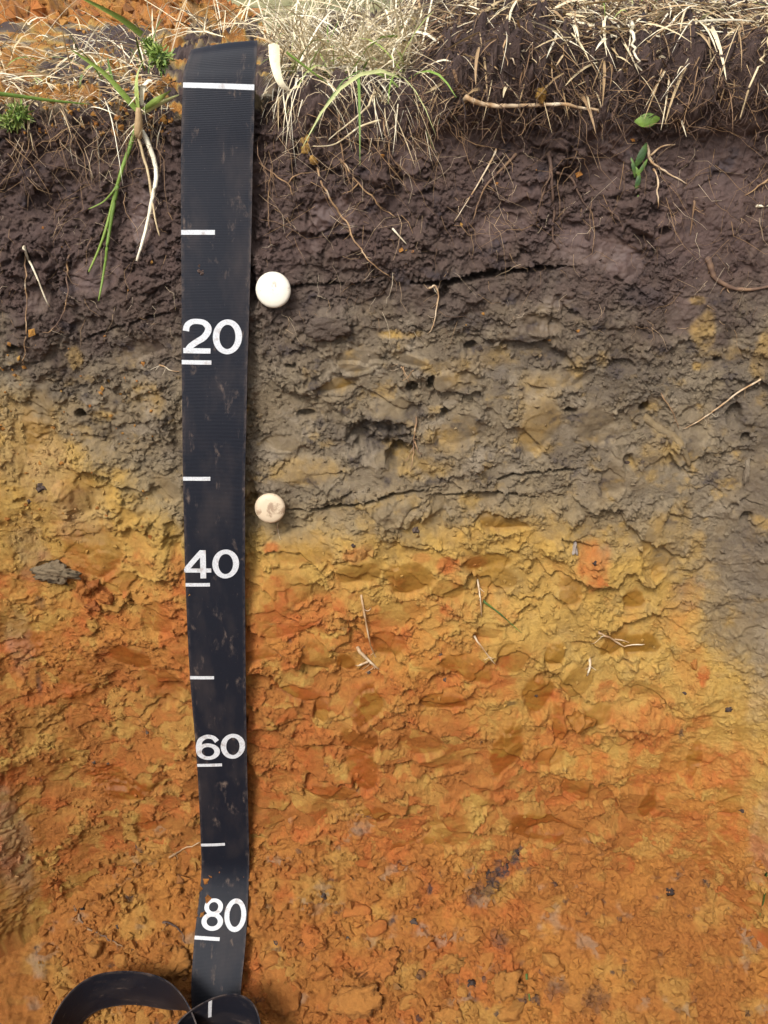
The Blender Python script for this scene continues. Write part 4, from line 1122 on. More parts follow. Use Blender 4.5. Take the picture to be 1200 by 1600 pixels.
strand('straw', 'pale straw slanting below the straw tuft', 'straw', [[(597, 187), (561, 199), (524, 225), (486, 229)]], 4.4, .7, STRAW, wob=1, off=0.003)
strand('straw', 'bent pale straw falling from the straw tuft', 'straw', [[(645, 62), (632, 92), (618, 122), (612, 142)]], 7.5, .98, STRAW, wob=.8, off=0.02, ends=False)
strand('straw', 'second pale straw under the straw tuft, curving to the tape', 'straw', [[(591, 150), (565, 176), (531, 204), (512, 220)]], 4.2, .75, STRAW, wob=1, off=0.006)
# green needles
for lbl, ln, w in [('green needle lying on ochre clay between two pale roots', [(755, 940), (780, 958), (817, 991)], 4.5),
                   ('green needle standing on the pit floor', [(823, 1519), (827, 1549), (825, 1586)], 4.5),
                   ('green needle at the far right edge of orange clay', [(1199, 1360), (1195, 1400), (1188, 1436)], 5.0)]:
    strand('grass_needle', lbl, 'grass blade', [ln], w, .25, GRASS, wob=.5, taper=.6)

# ------------------------------------------------------------------ burrow cast, nodules, clods
def soil_attrs(k, n, jit=0.0, **over):
    d = {q: np.full(n, float(ATT_ALL[q][k])) for q in ATT_ALL}
    for q, v in over.items(): d[q] = np.full(n, float(v))
    return d
bag = Bag(); pts = drape([(1006, 650), (1024, 666), (1042, 677), (1058, 688), (1068, 702), (1077, 727)], off=-0.0028, ends_in=True)
rr = px_r(1040, 680, 15) * np.array([0.5 + 0.5 * math.sin(math.pi * min(1, t * 1.3 + .15)) for t in np.linspace(0, .8, len(pts))]) * (1 + .12 * np.sin(np.linspace(0, 30, len(pts))))
bag.tube(pts, rr, 10)
V = np.concatenate(bag.v); o0 = pts[0]
bc = mesh_np('burrow_cast', V - o0, [np.concatenate(bag.q), np.concatenate(bag.t)], SOIL, None,
             {'hz': np.full(len(V), 1.15), 'smear': np.full(len(V), .3), 'red': 0, 'ochre': np.full(len(V), .12), 'grey': 0, 'dark': 0})
bc.location = o0; tag(bc, 'curved olive worm-burrow filling in the grey soil', 'burrow')

NOD = [(927, 881, 6.5, .05, 'round black nodule on the red patch of upper clay'), (1138, 1108, 8, .1, 'knobbly dark nodule on pale ochre clay at right'),
       (1044, 1390, 8, .02, 'round black nodule low on the right orange clay'), (650, 829, 8, .35, 'brown-grey nodule under the mud-stained pin\'s crack'),
       (554, 853, 6, .1, 'small dark nodule in the crumbly upper yellow clay'), (980, 723, 9, .15, 'smooth dark stone in the grey soil'),
       (65, 764, 11, .3, 'large purplish nodule on the left side wall'), (47, 784, 7, .2, 'small dark nodule beneath the large purplish one'),
       (127, 1418, 6, .05, 'dark nodule beside the floor root'), (898, 860, 10, .95, 'pale grey pebble beside the red patch of upper clay'),
       (1158, 1266, 6, .15, 'dark nodule on the right side wall'), (734, 1368, 5, .1, 'small dark nodule beside the charcoal streak'),
       (736, 1537, 8, .1, 'dark nodule among floor slabs'), (505, 1400, 7, .2, 'dark grey crumb at the foot of the face'),
       (645, 1442, 7, .25, 'dark crumb on the floor below the trowel cuts'), (545, 1466, 6, .2, 'dark crumb on the floor beneath the grey one'),
       (578, 1052, 5, .25, 'dark fleck under the stout forked root'), (688, 1023, 5, .3, 'grey fleck right of the stout forked root'),
       (693, 1063, 5, .35, 'grey fleck in the hollow of the ochre clay'), (839, 1086, 4, .15, 'tiny dark nodule in the central ochre clay'),
       (1070, 1084, 5, .2, 'tiny dark nodule above the pale scraped patch'), (765, 1362, 7, .02, 'black charcoal bit in the dark streak'),
       (807, 1332, 7, .02, 'black charcoal bit at the top of the dark streak'), (793, 1352, 7, .05, 'charcoal bit amid the dark streak'),
       (180, 1448, 5, .2, 'dark crumb above the white root tip'), (230, 1145, 6, .45, 'grey crumb on left orange clay'),
       (148, 1192, 5, .3, 'dark grey crumb on lower left orange clay'), (168, 1192, 4, .2, 'small dark crumb beside a grey one on left clay'),
       (1098, 1374, 5, .1, 'small black nodule above the round one'), (430, 1470, 6, .2, 'dark crumb beside the tape on the floor')]
for i, (nx, ny, rp, ti, lbl) in enumerate(NOD):
    p, n, k = surf(nx, ny)
    r = px_r(nx, ny, rp * 2) * (0.72 if rp < 7 else 0.92)
    v = lump(ICO3[0], 40 + i, 1.0, 0.8) @ rand_rot(np.random.default_rng(i)) * r * np.array([1, 1, 1.0])
    if lbl.startswith('pale grey pebble'): v = v * np.array([.8, 1, 1.6])
    o = mesh_np('nodule', v, ICO3[1], STONE, None, {'tint': np.full(len(v), ti)})
    o.location = p - n * r * 0.3
    tag(o, lbl, 'nodule', 'dark nodules in the soil face')

def clod(px, py, rp, label, name='soil_clod', flat=(1, 1, 1), seed=0, emb=0.25, group=None, ico=ICO4, rough=.55, rot=None, **over):
    p, n, k = surf(px, py)
    r = px_r(px, py, rp * 2)
    v = lump(ico[0], seed, rough, 0.9)
    fq = 5.5 if rp == 30 else 3
    ln = fbm(v[:, 0] * fq + seed, v[:, 1] * fq + v[:, 2] * fq * .87, 5, seed % 50, 0.65)
    v = v * (1 + (0.9 if rp == 30 else 0.5 if rp > 20 else 0.28) * ln)[:, None] * np.array(flat)
    R = rot if rot is not None else rand_rot(np.random.default_rng(seed))
    v = v @ R.T * r
    o = mesh_np(name, v, ico[1], SOIL, None, soil_attrs(k, len(v), **over))
    o.location = p + n * r * emb
    tag(o, label, 'clod', group)
    return o
FR = np.stack([EX, -ED, NN], 1)
clod(85, 888, 30, 'ragged grey clod stuck on the left yellow clay', flat=(1.5, .7, .5), seed=5, hz=1.15, grey=.3, ochre=.15, red=0, dark=.15, smear=0, rot=FR)
clod(478, 226, 12, 'bright ochre crumb lodged in topsoil near the tape', flat=(.8, 1.3, .7), seed=6, hz=2.2, ochre=.7, dark=0, grey=0, rot=FR)
clod(492, 249, 9, 'small ochre crumb just below a bigger one in topsoil', seed=7, hz=2.3, ochre=.6, dark=0, grey=0)
clod(845, 148, 13, 'ochre crumb hanging over the thick pale stalk', seed=8, hz=2.3, ochre=.7, dark=0, grey=0, emb=.6)
clod(598, 241, 4, 'tiny orange crumb beside the slender topsoil root', seed=9, hz=2.6, dark=0, grey=0, ico=ICO3)
clod(126, 915, 15, 'orange clod, left one of a cluster below the grey clod', seed=10, hz=2.9, red=.7, dark=0, grey=0)
clod(146, 912, 13, 'orange clod, top one of a cluster below the grey clod', seed=11, hz=2.9, red=.6, dark=.2, grey=0)
clod(166, 930, 14, 'orange clod, right one of a cluster below the grey clod', seed=12, hz=2.9, red=.7, dark=0, grey=0)
clod(148, 945, 13, 'orange clod, lowest one of a cluster below the grey clod', seed=13, hz=2.9, red=.7, dark=.2, grey=0)
clod(520, 512, 26, 'purplish fibrous lump just under the upper crack', flat=(1.5, .7, .5), seed=14, hz=.45, grey=.15, ochre=0, dark=0, smear=0, rot=FR, emb=.1)
clod(1085, 1040, 10, 'small red clod on the right ochre clay', flat=(.7, 1.3, .7), seed=15, hz=2.8, red=1., dark=0, grey=0, rot=FR)
clod(1165, 735, 14, 'grey upright lump on the right corner', flat=(.5, 1.7, .6), seed=16, hz=.9, grey=.6, dark=0, rot=FR)
clod(905, 1128, 20, 'ochre lump projecting from central right clay', flat=(1, 1.1, .8), seed=17, red=.1, dark=0)
# slabs and clods on the floor
SLABS = [(440, 1548, 46, (1.0, .75, .32), .7), (550, 1560, 34, (1.2, .8, .3), .5), (700, 1500, 30, (1.2, .6, .4), .3), (780, 1540, 30, (1, .8, .4), .4), (760, 1500, 24, (.6, 1.2, .4), .6),
         (600, 1500, 30, (1.3, .6, .3), .8), (640, 1560, 22, (1, .8, .5), .3), (490, 1470, 26, (1.3, .6, .35), .9), (270, 1500, 30, (1.3, .7, .4), .5), (255, 1575, 18, (1, .8, .6), .3),
         (220, 1590, 16, (1, .9, .6), .3), (800, 1580, 22, (1.2, .7, .5), .3), (700, 1585, 20, (1, .8, .5), .4), (560, 1420, 20, (1.2, .7, .4), .9), (440, 1420, 24, (1.2, .7, .4), .8),
         (860, 1500, 18, (1, .8, .6), .3), (900, 1560, 20, (1, .8, .6), .4), (190, 1500, 16, (1, .8, .6), .4), (150, 1480, 16, (1, .8, .6), .4), (660, 1470, 18, (1.1, .8, .5), .7), (740, 1460, 16, (1, .8, .5), .5),
         (500, 1520, 20, (1, .8, .5), .8), (420, 1500, 18, (1, .8, .6), .7), (820, 1460, 16, (1, .8, .6), .3), (590, 1450, 18, (1.2, .7, .4), .9), (720, 1545, 16, (1, .8, .6), .3)]
FRF = np.stack([EX, -SL_DN, FDIR], 1)
for i, (cx, cy, rp, fl, rd) in enumerate(SLABS):
    a = random.uniform(-.7, .7); Rz = np.array([[math.cos(a), -math.sin(a), 0], [math.sin(a), math.cos(a), 0], [0, 0, 1]])
    t = random.uniform(-.35, .35); Rx = np.array([[1, 0, 0], [0, math.cos(t), -math.sin(t)], [0, math.sin(t), math.cos(t)]])
    big_ = rp >= 30
    lb = {0: 'broad orange clay slab resting beside the coiled tape', 1: 'flat orange slab at the middle of the pit floor'}.get(i)
    clod(cx, cy, rp, lb or '%s %s clay clod lying in the loose soil of the pit floor' % ('large' if rp >= 24 else 'small', 'reddish' if rd >= .7 else 'orange' if rd >= .4 else 'yellowish'), flat=fl, seed=100 + i, emb=-.02, rot=FRF @ Rz @ Rx,
         group='%s %s clay clods on the pit floor' % ('large' if rp >= 24 else 'small', 'reddish' if rd >= .7 else 'orange' if rd >= .4 else 'yellowish'), ico=ICO4 if big_ else ICO3, rough=.25, hz=2.9, red=rd * .75, ochre=.6 * (1 - rd), dark=0, grey=0, smear=0)

# loose crumbs over face and floor, uncountable
def crumbs(name, label, px_boxes, seed, big_r=(0.0006, 0.0022), attrs=None):
    r = np.random.default_rng(seed)
    Vs, Fs, A = [], [], {q: [] for q in ATT_ALL}
    n0 = 0
    for (x0, x1, y0, y1, cnt) in px_boxes:
        xs = r.uniform(x0, x1, cnt); ys = r.uniform(y0, y1, cnt)
        keep = fbm(xs / 60, ys / 60, 4, seed % 60) + 0.25 * r.normal(size=cnt) > 0
        for x, y in zip(xs[keep], ys[keep]):
            if 268 < x < 410 and y < 230: continue
            p, n, k = surf(x, y)
            if ATT_ALL['smear'][k] > .3 and r.random() < .85: continue
            rad = r.uniform(0, 1) ** 2.2 * (big_r[1] - big_r[0]) + big_r[0]
            v = OCT_V * (1 + r.uniform(-.35, .45, (6, 1))) * r.uniform(.65, 1.35, 3) * rad * 1.25
            v = v @ rand_rot(r) + p + n * rad * 0.35
            Vs.append(v); Fs.append(OCT_F + n0); n0 += 6
            for q in A:
                val = ATT_ALL[q][k]
                if q == 'smear': val = .6 * val
                if attrs and q in attrs: val = attrs[q]() if callable(attrs[q]) else attrs[q]
                A[q].append(np.full(6, float(val)))
    o = mesh_np(name, np.concatenate(Vs), np.concatenate(Fs), SOIL, None, {q: np.concatenate(a) for q, a in A.items()}, smooth=False)
    tag(o, label, 'soil crumbs', kind='stuff')
    return o
crumbs('soil_crumbs', 'fine crumbs clinging to the soil face', [(-20, 1220, 190, 700, 13000), (-20, 1220, 700, 1380, 11000), (0, 240, 550, 1500, 1500), (1000, 1200, 1000, 1600, 2000)], 301, (0.0004, 0.0021))
crumbs('floor_crumbs', 'loose orange crumbs covering the pit floor', [(60, 1200, 1340, 1620, 9000)], 302, (0.0008, 0.0042), {'grey': 0})
rr_ = np.random.default_rng(5)
crumbs('ochre_crumbs', 'scattered orange crumbs fallen on left soil and turf', [(0, 290, 20, 210, 1600), (0, 240, 520, 850, 200), (0, 1200, 200, 560, 50)], 303, (0.0005, 0.0022),
       {'hz': lambda: rr_.uniform(2.2, 3.0), 'dark': 0, 'grey': 0, 'red': lambda: rr_.uniform(0, .4), 'ochre': lambda: rr_.uniform(0, .6)})

# ------------------------------------------------------------------ grass plant and other single plants on the rim
def leaf_curve(pxs, n_off, n=12):
    """leaf points: photo x, y, cm in front of the face plane"""
    return spline(np.array([face_pt(x, y, o) for (x, y), o in zip(pxs, n_off)]), n)
plant = empty('grass_plant', tuple(face_pt(216, 200, 0.5)))
tag(plant, 'green grass plant with stems and roots dangling over the edge beside the tape', 'grass plant')
PO = np.array(plant.location)
def leaf_part(nm, pxs, offs, w, tint, side=(0.7, -0.3, 0.6), par=plant, org=PO, mat=GRASS, tip=0.12, n=14):
    pts = leaf_curve(pxs, offs, n); t = np.linspace(0, 1, n)
    wd_ = 2 * px_r(*pxs[0], w) * np.clip(np.minimum(0.65 + t * 1.6, 1.15 * (1 - t) ** .6 + tip), 0.06, 1)
    b = Bag(); b.blade(pts, wd_, np.array(side), np.clip(tint + .15 * t, 0, 1), 0.5)
    return b.build(nm, mat, par, True, org)
leaf_part('leaf', [(216, 175), (195, 150), (160, 112), (112, 78)], [1.2, 1.6, 2.0, 2.4], 11, .55)
leaf_part('leaf', [(216, 172), (213, 140), (215, 115), (226, 92)], [1.2, 1.6, 1.6, 1.2], 8, .8)
leaf_part('leaf', [(224, 172), (240, 160), (255, 150), (268, 140)], [1.2, 1.6, 2.0, 2.2], 9, .6)
leaf_part('leaf', [(224, 178), (245, 165), (262, 156), (280, 148)], [1.0, 1.2, 1.4, 1.6], 8, .95)
leaf_part('leaf', [(222, 165), (222, 140), (230, 128), (238, 126)], [1.0, 1.4, 1.8, 2.0], 8, .9, mat=STRAW)
for ln, w, ti, mt in [([(212, 196), (206, 220), (191, 264), (180, 301), (161, 372), (139, 425)], 7, .55, GRASS), ([(184, 290), (176, 330), (168, 380), (163, 420), (154, 470)], 6, .45, GRASS),
                      ([(186, 284), (176, 300), (160, 316), (138, 327)], 3.5, .55, GRASS)]:
    bag = Bag(); pts = drape(ln, off=0.004, wob=.6, ends_in=False); n = len(pts)
    bag.tube(pts, px_r(*ln[0], w) * (1 - .6 * np.linspace(0, 1, n) ** 2), 6, np.clip(ti + .1 * np.linspace(-1, 1, n), 0, 1)); bag.build('stem', mt, plant, True, PO)
for ln, w, ti in [([(222, 205), (232, 225), (241, 252), (244, 275), (238, 310), (226, 365), (214, 408)], 8, 1.0), ([(216, 214), (224, 245), (232, 275), (240, 330), (249, 369)], 4.5, .45)]:
    bag = Bag(); pts = drape(ln, off=0.006, wob=1, ends_in=False); n = len(pts)
    bag.tube(pts, px_r(*ln[0], w) * (1 - .5 * np.linspace(0, 1, n) ** 2), 6, ti); bag.build('root', STRAW, plant, True, PO)
bag = Bag(); bag.tube(spline(np.array([face_pt(216, 168, 1.2), face_pt(217, 185, 1.1), face_pt(216, 205, .9), face_pt(218, 216, .6)]), 8), np.array([.16, .22, .26, .28, .30, .30, .26, .16]) * CM, 8, .25)
bag.build('crown', STRAW, plant, True, PO)

def single_blade(label, pxs, offs, w, tint, mat=GRASS, side=(0.2, -0.5, 0.8), name='grass_shoot', cat='grass'):
    pts = leaf_curve(pxs, offs, 14); t = np.linspace(0, 1, 14)
    b = Bag(); b.blade(pts, 2 * px_r(*pxs[0], w) * np.clip(1.1 * (1 - t) ** .5, .08, 1), np.array(side), np.clip(tint + .1 * t, 0, 1), .45)
    return tag(b.build(name, mat, None, True, pts[0]), label, cat)
single_blade('broad bright green blade arching above the moss tuft', [(222, 54), (190, 30), (158, 12), (110, -12)], [-.5, .2, .6, .8], 12, .6)
single_blade('long green blade lying flat on the left turf', [(-25, 144), (20, 149), (80, 157), (140, 163)], [2.0, 2.2, 2.2, 2.0], 7, .35, side=(0, -.3, 1))
single_blade('thin green blade trailing through the straw tuft', [(448, 82), (478, 105), (498, 120), (512, 130)], [1.5, 2, 2.2, 1.8], 5, .5)
single_blade('fat pale bleached shoot hooked over the rim beside the tape', [(428, 70), (430, 100), (438, 128), (452, 142)], [.8, 1.6, 1.9, 1.6], 17, .75, STRAW, side=(1, .2, 0))

# broad leaf and sprig
def oval_leaf(name, label, cx, cy, lx, ly, ang, off, tint, n=10):
    c = face_pt(cx, cy, off); s = pxcm(cx, cy); a = math.radians(ang)
    d = (EX * math.cos(a) - ED * math.sin(a)); w = np.cross(NN, d)
    t = np.linspace(0, 1, n); L_ = lx * 2 / s * CM; W_ = ly * 2 / s * CM
    pts = c + np.outer((t - .5) * L_, d) + np.outer(.12 * L_ * (1 - (2 * t - 1) ** 2), NN)
    b = Bag(); b.blade(pts, W_ * np.sin(np.pi * np.clip(t, .04, .97)) ** .7, w, np.clip(tint + .1 * np.sin(t * 9), 0, 1), .35)
    return b, c
def surf_n(px, py): return float(surf(px, py)[0] @ NN) / CM
b, c = oval_leaf('leaf', '', 1011, 188, 19, 10, 8, surf_n(1011, 188) + .4, .4)
tag(b.build('fallen_leaf', GRASS, None, True, c), 'small oval green leaf stuck to the right topsoil', 'leaf')
sp = empty('green_sprig', tuple(face_pt(998, 260, surf_n(998, 260)))); tag(sp, 'dark green sprig of narrow leaves pressed into the right topsoil', 'sprig')
for (cx, cy, lx, ly, ang, ti) in [(1001, 243, 19, 6, 68, .0), (989, 262, 15, 3, 108, .12), (1003, 262, 14, 3, 60, .2), (996, 284, 13, 4, 82, .05), (997, 316, 11, 3.5, 95, .3), (995, 268, 11, 3, 125, .35)]:
    b, c = oval_leaf('leaf', '', cx, cy, lx, ly, ang, surf_n(998, 262) + .35, ti); b.build('leaf', GRASS, sp, True, np.array(sp.location))

# moss cushions
def moss(px, py, rp, label, seed):
    p = face_pt(px, py, 1.0)
    r = np.random.default_rng(seed); b = Bag(); R = px_r(px, py, rp * 2)
    for k in range(170):
        d = r.normal(size=3); d /= np.linalg.norm(d); d = d + NN * .5 - ED * .4; d /= np.linalg.norm(d)
        st = p + d * R * r.uniform(.2, .8); en = st + (d + r.normal(size=3) * .35) * R * r.uniform(.25, .5)
        mid_ = (st + en) / 2 + r.normal(size=3) * R * .06
        b.blade(np.array([st, mid_, en]), np.array([.10, .09, .02]) * R * 1.6, r.normal(size=3), r.uniform(.25, .95), .4)
    b.tube(np.array([p - NN * R * 1.2, p, p + NN * R * .4]), np.array([.4, .55, .2]) * R, 8, .1)
    return tag(b.build('moss_tuft', GRASS, None, True, p), label, 'moss')
moss(250, 92, 22, 'green moss tuft beside the top of the tape', 1)
moss(232, 70, 12, 'small bright moss tip above the moss tuft', 2)
moss(32, 182, 20, 'moss tuft at the far left of the rim', 3)
moss(14, 192, 14, 'yellowish moss tuft at the outer left end of the rim', 4)

# ------------------------------------------------------------------ turf : dry grass, green grass, root mat (uncountable)
UPW = np.array([0, 0, 1.0])
turf_rows = np.nonzero((v_ax < V0 + 1.5) & (v_ax > V_TOP - 40))[0]
def rim_point(r, urange, back):
    """random point of the turf; back cm behind the rim (negative = down the face)"""
    u = r.uniform(*urange); j = int(np.clip(np.searchsorted(u_ax, u), 0, nU - 1)); i = int(np.clip(np.searchsorted(v_ax, V_TOP + 1.2 - back), 0, nV - 1))
    return P[i, j].astype(float), N0[i, j].astype(float)
def scatter(bag, r, cnt, urange, backf, lenr, wr, tintf, heading, pitch, droop, curl=.4, nseg=6):
    for _ in range(cnt):
        p, n = rim_point(r, urange, backf(r))
        h = heading(r); d = np.array([math.cos(h), math.sin(h), 0.0])
        pt = pitch(r); L_ = r.uniform(*lenr) * CM
        t = np.linspace(0, 1, nseg)
        lat = np.array([-d[1], d[0], 0]) * r.normal() * curl * .6
        bend = r.normal() * curl * (1.0 if r.random() < .25 else .2)
        pts = p + UPW * .003 + np.outer(t * L_ * math.cos(pt), d) + np.outer(t * L_ * math.sin(pt) - droop(r) * L_ * t ** 2, UPW) + np.outer(L_ * .3 * (t ** 2) + .12 * L_ * np.sin(t * 5 * bend), lat)
        bx, by, _z = project(pts)
        if np.any((bx > 272) & (bx < 404) & (by > 58) & (by < 420)): continue      # nothing lies across the tape
        w = (wr[0] + (wr[1] - wr[0]) * r.beta(.8, 2.8) * 1.6) * .8 * CM
        side = np.cross(d, UPW) + r.normal(size=3) * .5
        bag.blade(pts, w * np.clip(np.minimum(.6 + t * 2, 1.1 * (1 - t) ** .5 + .08), .08, 1), side, np.clip(tintf(r) + .1 * r.normal(), 0, 1), r.uniform(.1, .6))
rg = np.random.default_rng(21)
fwd = lambda c, s: (lambda r: -math.pi / 2 + c + s * r.normal())
dry = Bag()
anyh = lambda r: r.uniform(0, 2 * math.pi)
# bright tuft of straw right of the tape
scatter(dry, rg, 1200, (-8.6, 3), lambda r: r.uniform(2.0, 15), (2.5, 8), (.06, .24), lambda r: r.beta(3.2, 1.1), lambda r: -math.pi / 2 + r.normal() * 1.3, lambda r: r.uniform(.0, 1.1), lambda r: r.uniform(.1, .6), .7)
scatter(dry, rg, 130, (-8.5, 2.2), lambda r: r.uniform(-.8, 1.5), (2, 5), (.04, .15), lambda r: r.uniform(.5, 1), lambda r: -math.pi / 2 + r.normal() * 1.0, lambda r: r.uniform(-.5, .5), lambda r: r.uniform(.3, 1.2), .8)
# general litter
scatter(dry, rg, 700, (-32, 33), lambda r: r.uniform(1, 32), (2, 9), (.06, .28), lambda r: r.beta(1.1, 1.3), anyh, lambda r: r.uniform(-.1, .5), lambda r: r.uniform(.1, .7), .6)
# thatch at right, broken bits lying every way
scatter(dry, rg, 1000, (12, 34), lambda r: r.uniform(.4, 9), (1.5, 5), (.07, .36), lambda r: r.beta(1.2, 1.0), anyh, lambda r: r.uniform(-.3, .4), lambda r: r.uniform(.0, .6), .7)
scatter(dry, rg, 170, (4, 14), lambda r: r.uniform(-.5, 6), (1.2, 4), (.06, .2), lambda r: r.uniform(.2, 1), anyh, lambda r: r.uniform(-.5, .6), lambda r: r.uniform(.0, .6), .7)
scatter(dry, rg, 110, (6, 34), lambda r: r.uniform(-1.2, 1.5), (1.2, 3.6), (.07, .30), lambda r: r.uniform(.1, .95), lambda r: -math.pi / 2 + r.normal() * 1.3, lambda r: r.uniform(-1.2, .3), lambda r: r.uniform(.1, .6), .7)
scatter(dry, rg, 1300, (7, 34), lambda r: r.uniform(1.2, 12), (1.2, 4.5), (.04, .22), lambda r: r.beta(1.8, 1.2), anyh, lambda r: r.uniform(-.3, .6), lambda r: r.uniform(.0, .7), .8, 5)
# dark broken leaf litter worked into the root mat
scatter(dry, rg, 1500, (2.5, 34), lambda r: r.uniform(-1.2, 7), (.8, 2.8), (.06, .30), lambda r: r.beta(.7, 2.6), anyh, lambda r: r.uniform(-1.2, .6), lambda r: r.uniform(.0, .6), .7, 4)
scatter(dry, rg, 500, (-32, -9), lambda r: r.uniform(-.8, 9), (.8, 2.6), (.05, .2), lambda r: r.beta(.8, 1.8), anyh, lambda r: r.uniform(-.8, .5), lambda r: r.uniform(.0, .6), .7, 4)
# left straw, sparse
scatter(dry, rg, 520, (-32, -10), lambda r: r.uniform(-.5, 9), (1.5, 6), (.04, .18), lambda r: r.uniform(.2, 1), anyh, lambda r: r.uniform(-.4, .4), lambda r: r.uniform(.1, .8), .8)
scatter(dry, rg, 70, (-32, -11), lambda r: r.uniform(-2.2, .5), (1.2, 3.5), (.03, .12), lambda r: r.uniform(.3, 1), lambda r: -math.pi / 2 + r.normal() * 1.3, lambda r: r.uniform(-1.2, .3), lambda r: r.uniform(.1, .6), .9)
# far blades closing the view over the turf
scatter(dry, rg, 260, (2, 14), lambda r: r.uniform(14, 50), (3, 8), (.08, .3), lambda r: r.uniform(.1, .8), anyh, lambda r: r.uniform(.0, .8), lambda r: r.uniform(.1, .8), .6)
scatter(dry, rg, 480, (-22, 2), lambda r: r.uniform(12, 50), (5, 15), (.10, .3), lambda r: r.uniform(.6, 1), anyh, lambda r: r.uniform(.3, 1.2), lambda r: r.uniform(.1, .8), .5)
scatter(dry, rg, 420, (14, 50), lambda r: r.uniform(12, 50), (4, 12), (.12, .40), lambda r: r.beta(1.6, 1.2), anyh, lambda r: r.uniform(.1, 1.2), lambda r: r.uniform(.1, .8), .5)
scatter(dry, rg, 800, (-50, -8), lambda r: r.uniform(5, 48), (4, 9), (.10, .30), lambda r: r.beta(1.6, 1.2), anyh, lambda r: r.uniform(.1, 1.0), lambda r: r.uniform(.1, .8), .6)
tag(dry.build('dry_grass', STRAW), 'bleached dry grass and straw litter matted along the rim', 'grass', kind='stuff')
grn = Bag()
scatter(grn, rg, 42, (-9, 3), lambda r: r.uniform(0, 9), (4, 10), (.12, .30), lambda r: r.uniform(.3, 1), lambda r: -math.pi / 2 + r.normal() * 1.1, lambda r: r.uniform(.2, 1.2), lambda r: r.uniform(.3, 1.1))
scatter(grn, rg, 130, (-30, 33), lambda r: r.uniform(1, 30), (3, 9), (.10, .26), lambda r: r.uniform(.2, 1), anyh, lambda r: r.uniform(.0, 1.2), lambda r: r.uniform(.2, .9))
tag(grn.build('green_grass', GRASS), 'sparse green blades among the dry grass', 'grass', kind='stuff')
rt = Bag()
def rootlets(cnt, urange, backf, lenr, rad, tintf, sp_=0.9):
    for _ in range(cnt):
        p, n = rim_point(rg, urange, backf(rg)); L_ = rg.uniform(*lenr) * CM; k = 4
        d = ED * rg.uniform(.2, 1) + EX * rg.normal() * sp_ + NN * rg.uniform(-.1, .5); d /= np.linalg.norm(d)
        st = np.cumsum(np.vstack([np.zeros(3), d + rg.normal(size=(k, 3)) * .45 + ED * .15]), 0) / k * L_
        bx, by, _z = project(p + st)
        if np.any((bx > 276) & (bx < 402) & (by > 60)): continue
        rt.tube(p + n * .001 + st, rg.uniform(*rad) * CM * np.linspace(1, .4, k + 1), 3, float(np.clip(tintf(rg), 0, 1)))
rootlets(900, (-32, -9), lambda r: r.uniform(-1, 9), (.8, 3.0), (.015, .04), lambda r: r.beta(.9, 2.0), 1.6)
rootlets(2200, (2.5, 34), lambda r: r.uniform(-1.6, 9), (.6, 2.0), (.03, .09), lambda r: r.beta(.8, 2.6), 1.6)
rootlets(4200, (2.5, 34), lambda r: r.uniform(-2.0, 9), (.8, 3.2), (.015, .05), lambda r: r.beta(.9, 2.4), 1.4)
rootlets(650, (-32, 4), lambda r: r.uniform(-3.0, 1.0), (1.0, 4.5), (.012, .035), lambda r: r.uniform(.1, .9))
rootlets(480, (-32, 33), lambda r: r.uniform(-9, -2), (1.0, 4.5), (.009, .026), lambda r: r.uniform(.2, .9))
rootlets(300, (-32, 33), lambda r: r.uniform(-17, -8), (.6, 2.4), (.009, .020), lambda r: r.uniform(.3, .95))
tag(rt.build('fine_roots', ROOT), 'mat of fine fibrous roots fringing the turf', 'roots', kind='stuff')

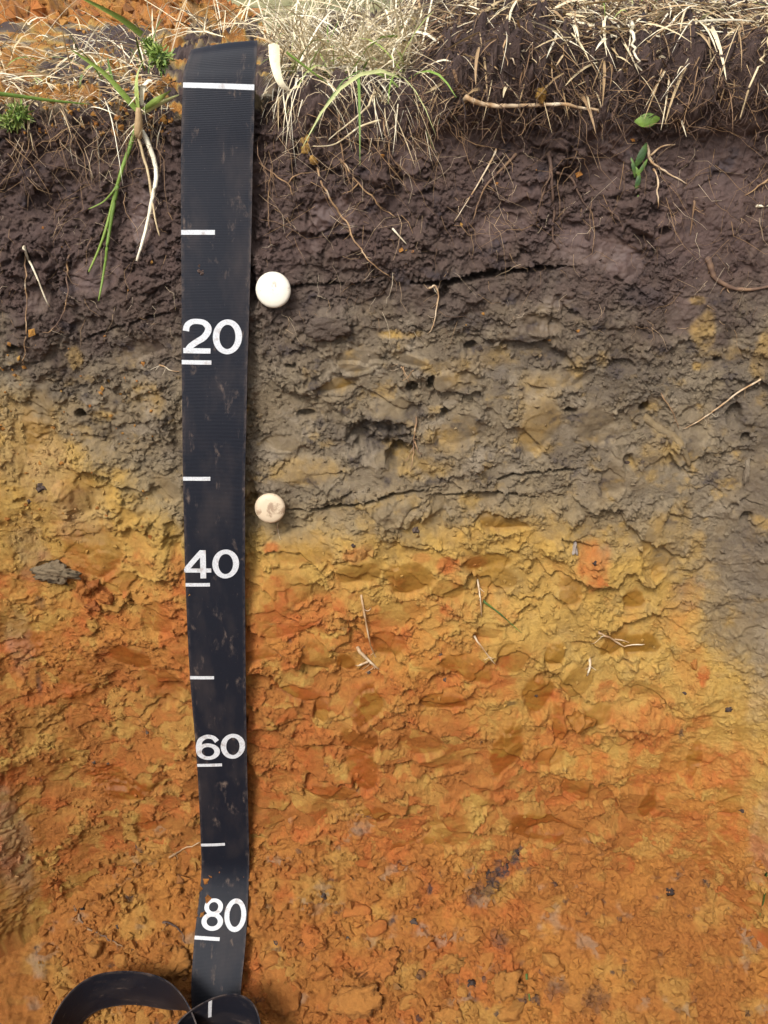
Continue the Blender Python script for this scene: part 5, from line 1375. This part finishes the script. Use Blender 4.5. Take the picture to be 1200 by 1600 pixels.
# ------------------------------------------------------------------ spoil heaps behind the pit
def heap(name, label, cx, cy, rx, ry, hh, seed):
    n = 220
    gx, gy = np.meshgrid(np.linspace(-1, 1, n), np.linspace(-1, 1, n // 2))
    r = np.sqrt(gx ** 2 + gy ** 2) + .12 * fbm(gx * 3, gy * 3, 3, seed)
    X, Y = gx * rx, gy * ry
    f1, f2, idd = worley(X / 1.5 + .3 * gy, Y / 1.5, seed)
    z = hh * np.clip(1 - r, 0, 1) ** .8 + np.clip(1 - r, 0, .12) / .12 * (2.6 * np.clip(.75 - f1, 0, 1) * (.2 + idd) + 2.2 * fbm(X / 3.0, Y / 3.0, 5, seed + 1, .6)) - 1.0
    V = np.stack([X * CM, Y * CM, z * CM], -1).reshape(-1, 3)
    m = V.shape[0]
    o = mesh_np(name, V, grid_faces(n // 2, n)[:, ::-1], SOIL, None, {'hz': np.full(m, 2.85), 'smear': 0, 'red': .5 * sstep(0, .3, fbm(X / 6, Y / 6, 3, seed + 5)).ravel(),
                'ochre': .5 * sstep(0, .3, fbm(X / 5, Y / 5, 3, seed + 6)).ravel(), 'grey': .3 * sstep(.1, .4, fbm(X / 3, Y / 3, 4, seed + 7)).ravel(), 'dark': .7 * sstep(.05, .3, fbm(X / 1.2, Y / 1.2, 5, seed + 8, .6)).ravel()})  # dark specks paint the shadows among the crumbs into the heap's colour
    o.location = (cx * CM, cy * CM, GZ)
    tag(o, label, 'soil heap')
heap('spoil_heap', 'orange heap of dug-out clay on the turf behind the tape', -56, 70, 36, 26, 9.5, 61)
heap('spoil_heap', 'low orange spoil patch in the grass at the right end of the rim', 34, 90, 30, 20, 7, 66)
hm = [o for o in bpy.data.objects if o.name.startswith('spoil_heap')]
rc = np.random.default_rng(77)
Vs, Fs, A, n0 = [], [], {q: [] for q in ATT_ALL}, 0
for o, cnt in zip(hm, (2600, 700)):
    hv = np.empty(len(o.data.vertices) * 3, np.float32); o.data.vertices.foreach_get('co', hv); hv = hv.reshape(-1, 3) + np.array(o.location)
    hv = hv[hv[:, 2] > GZ - 0.004]
    for p in hv[rc.integers(0, len(hv), cnt)]:
        rad = 0.0015 + 0.009 * rc.random() ** 3
        v = (OCT_V * (1 + rc.uniform(-.35, .45, (6, 1))) * rad) @ rand_rot(rc) + p
        Vs.append(v); Fs.append(OCT_F + n0); n0 += 6
        val = {'hz': rc.uniform(2.3, 3), 'smear': rc.uniform(0, .8), 'red': rc.uniform(0, .8), 'ochre': rc.uniform(0, .6), 'grey': 0, 'dark': .5 * (rc.random() < .2)}
        for q in A: A[q].append(np.full(6, val[q]))
tag(mesh_np('spoil_crumbs', np.concatenate(Vs), np.concatenate(Fs), SOIL, None, {q: np.concatenate(a) for q, a in A.items()}, smooth=False), 'loose orange crumbs strewn over the spoil heaps', 'soil crumbs', kind='stuff')
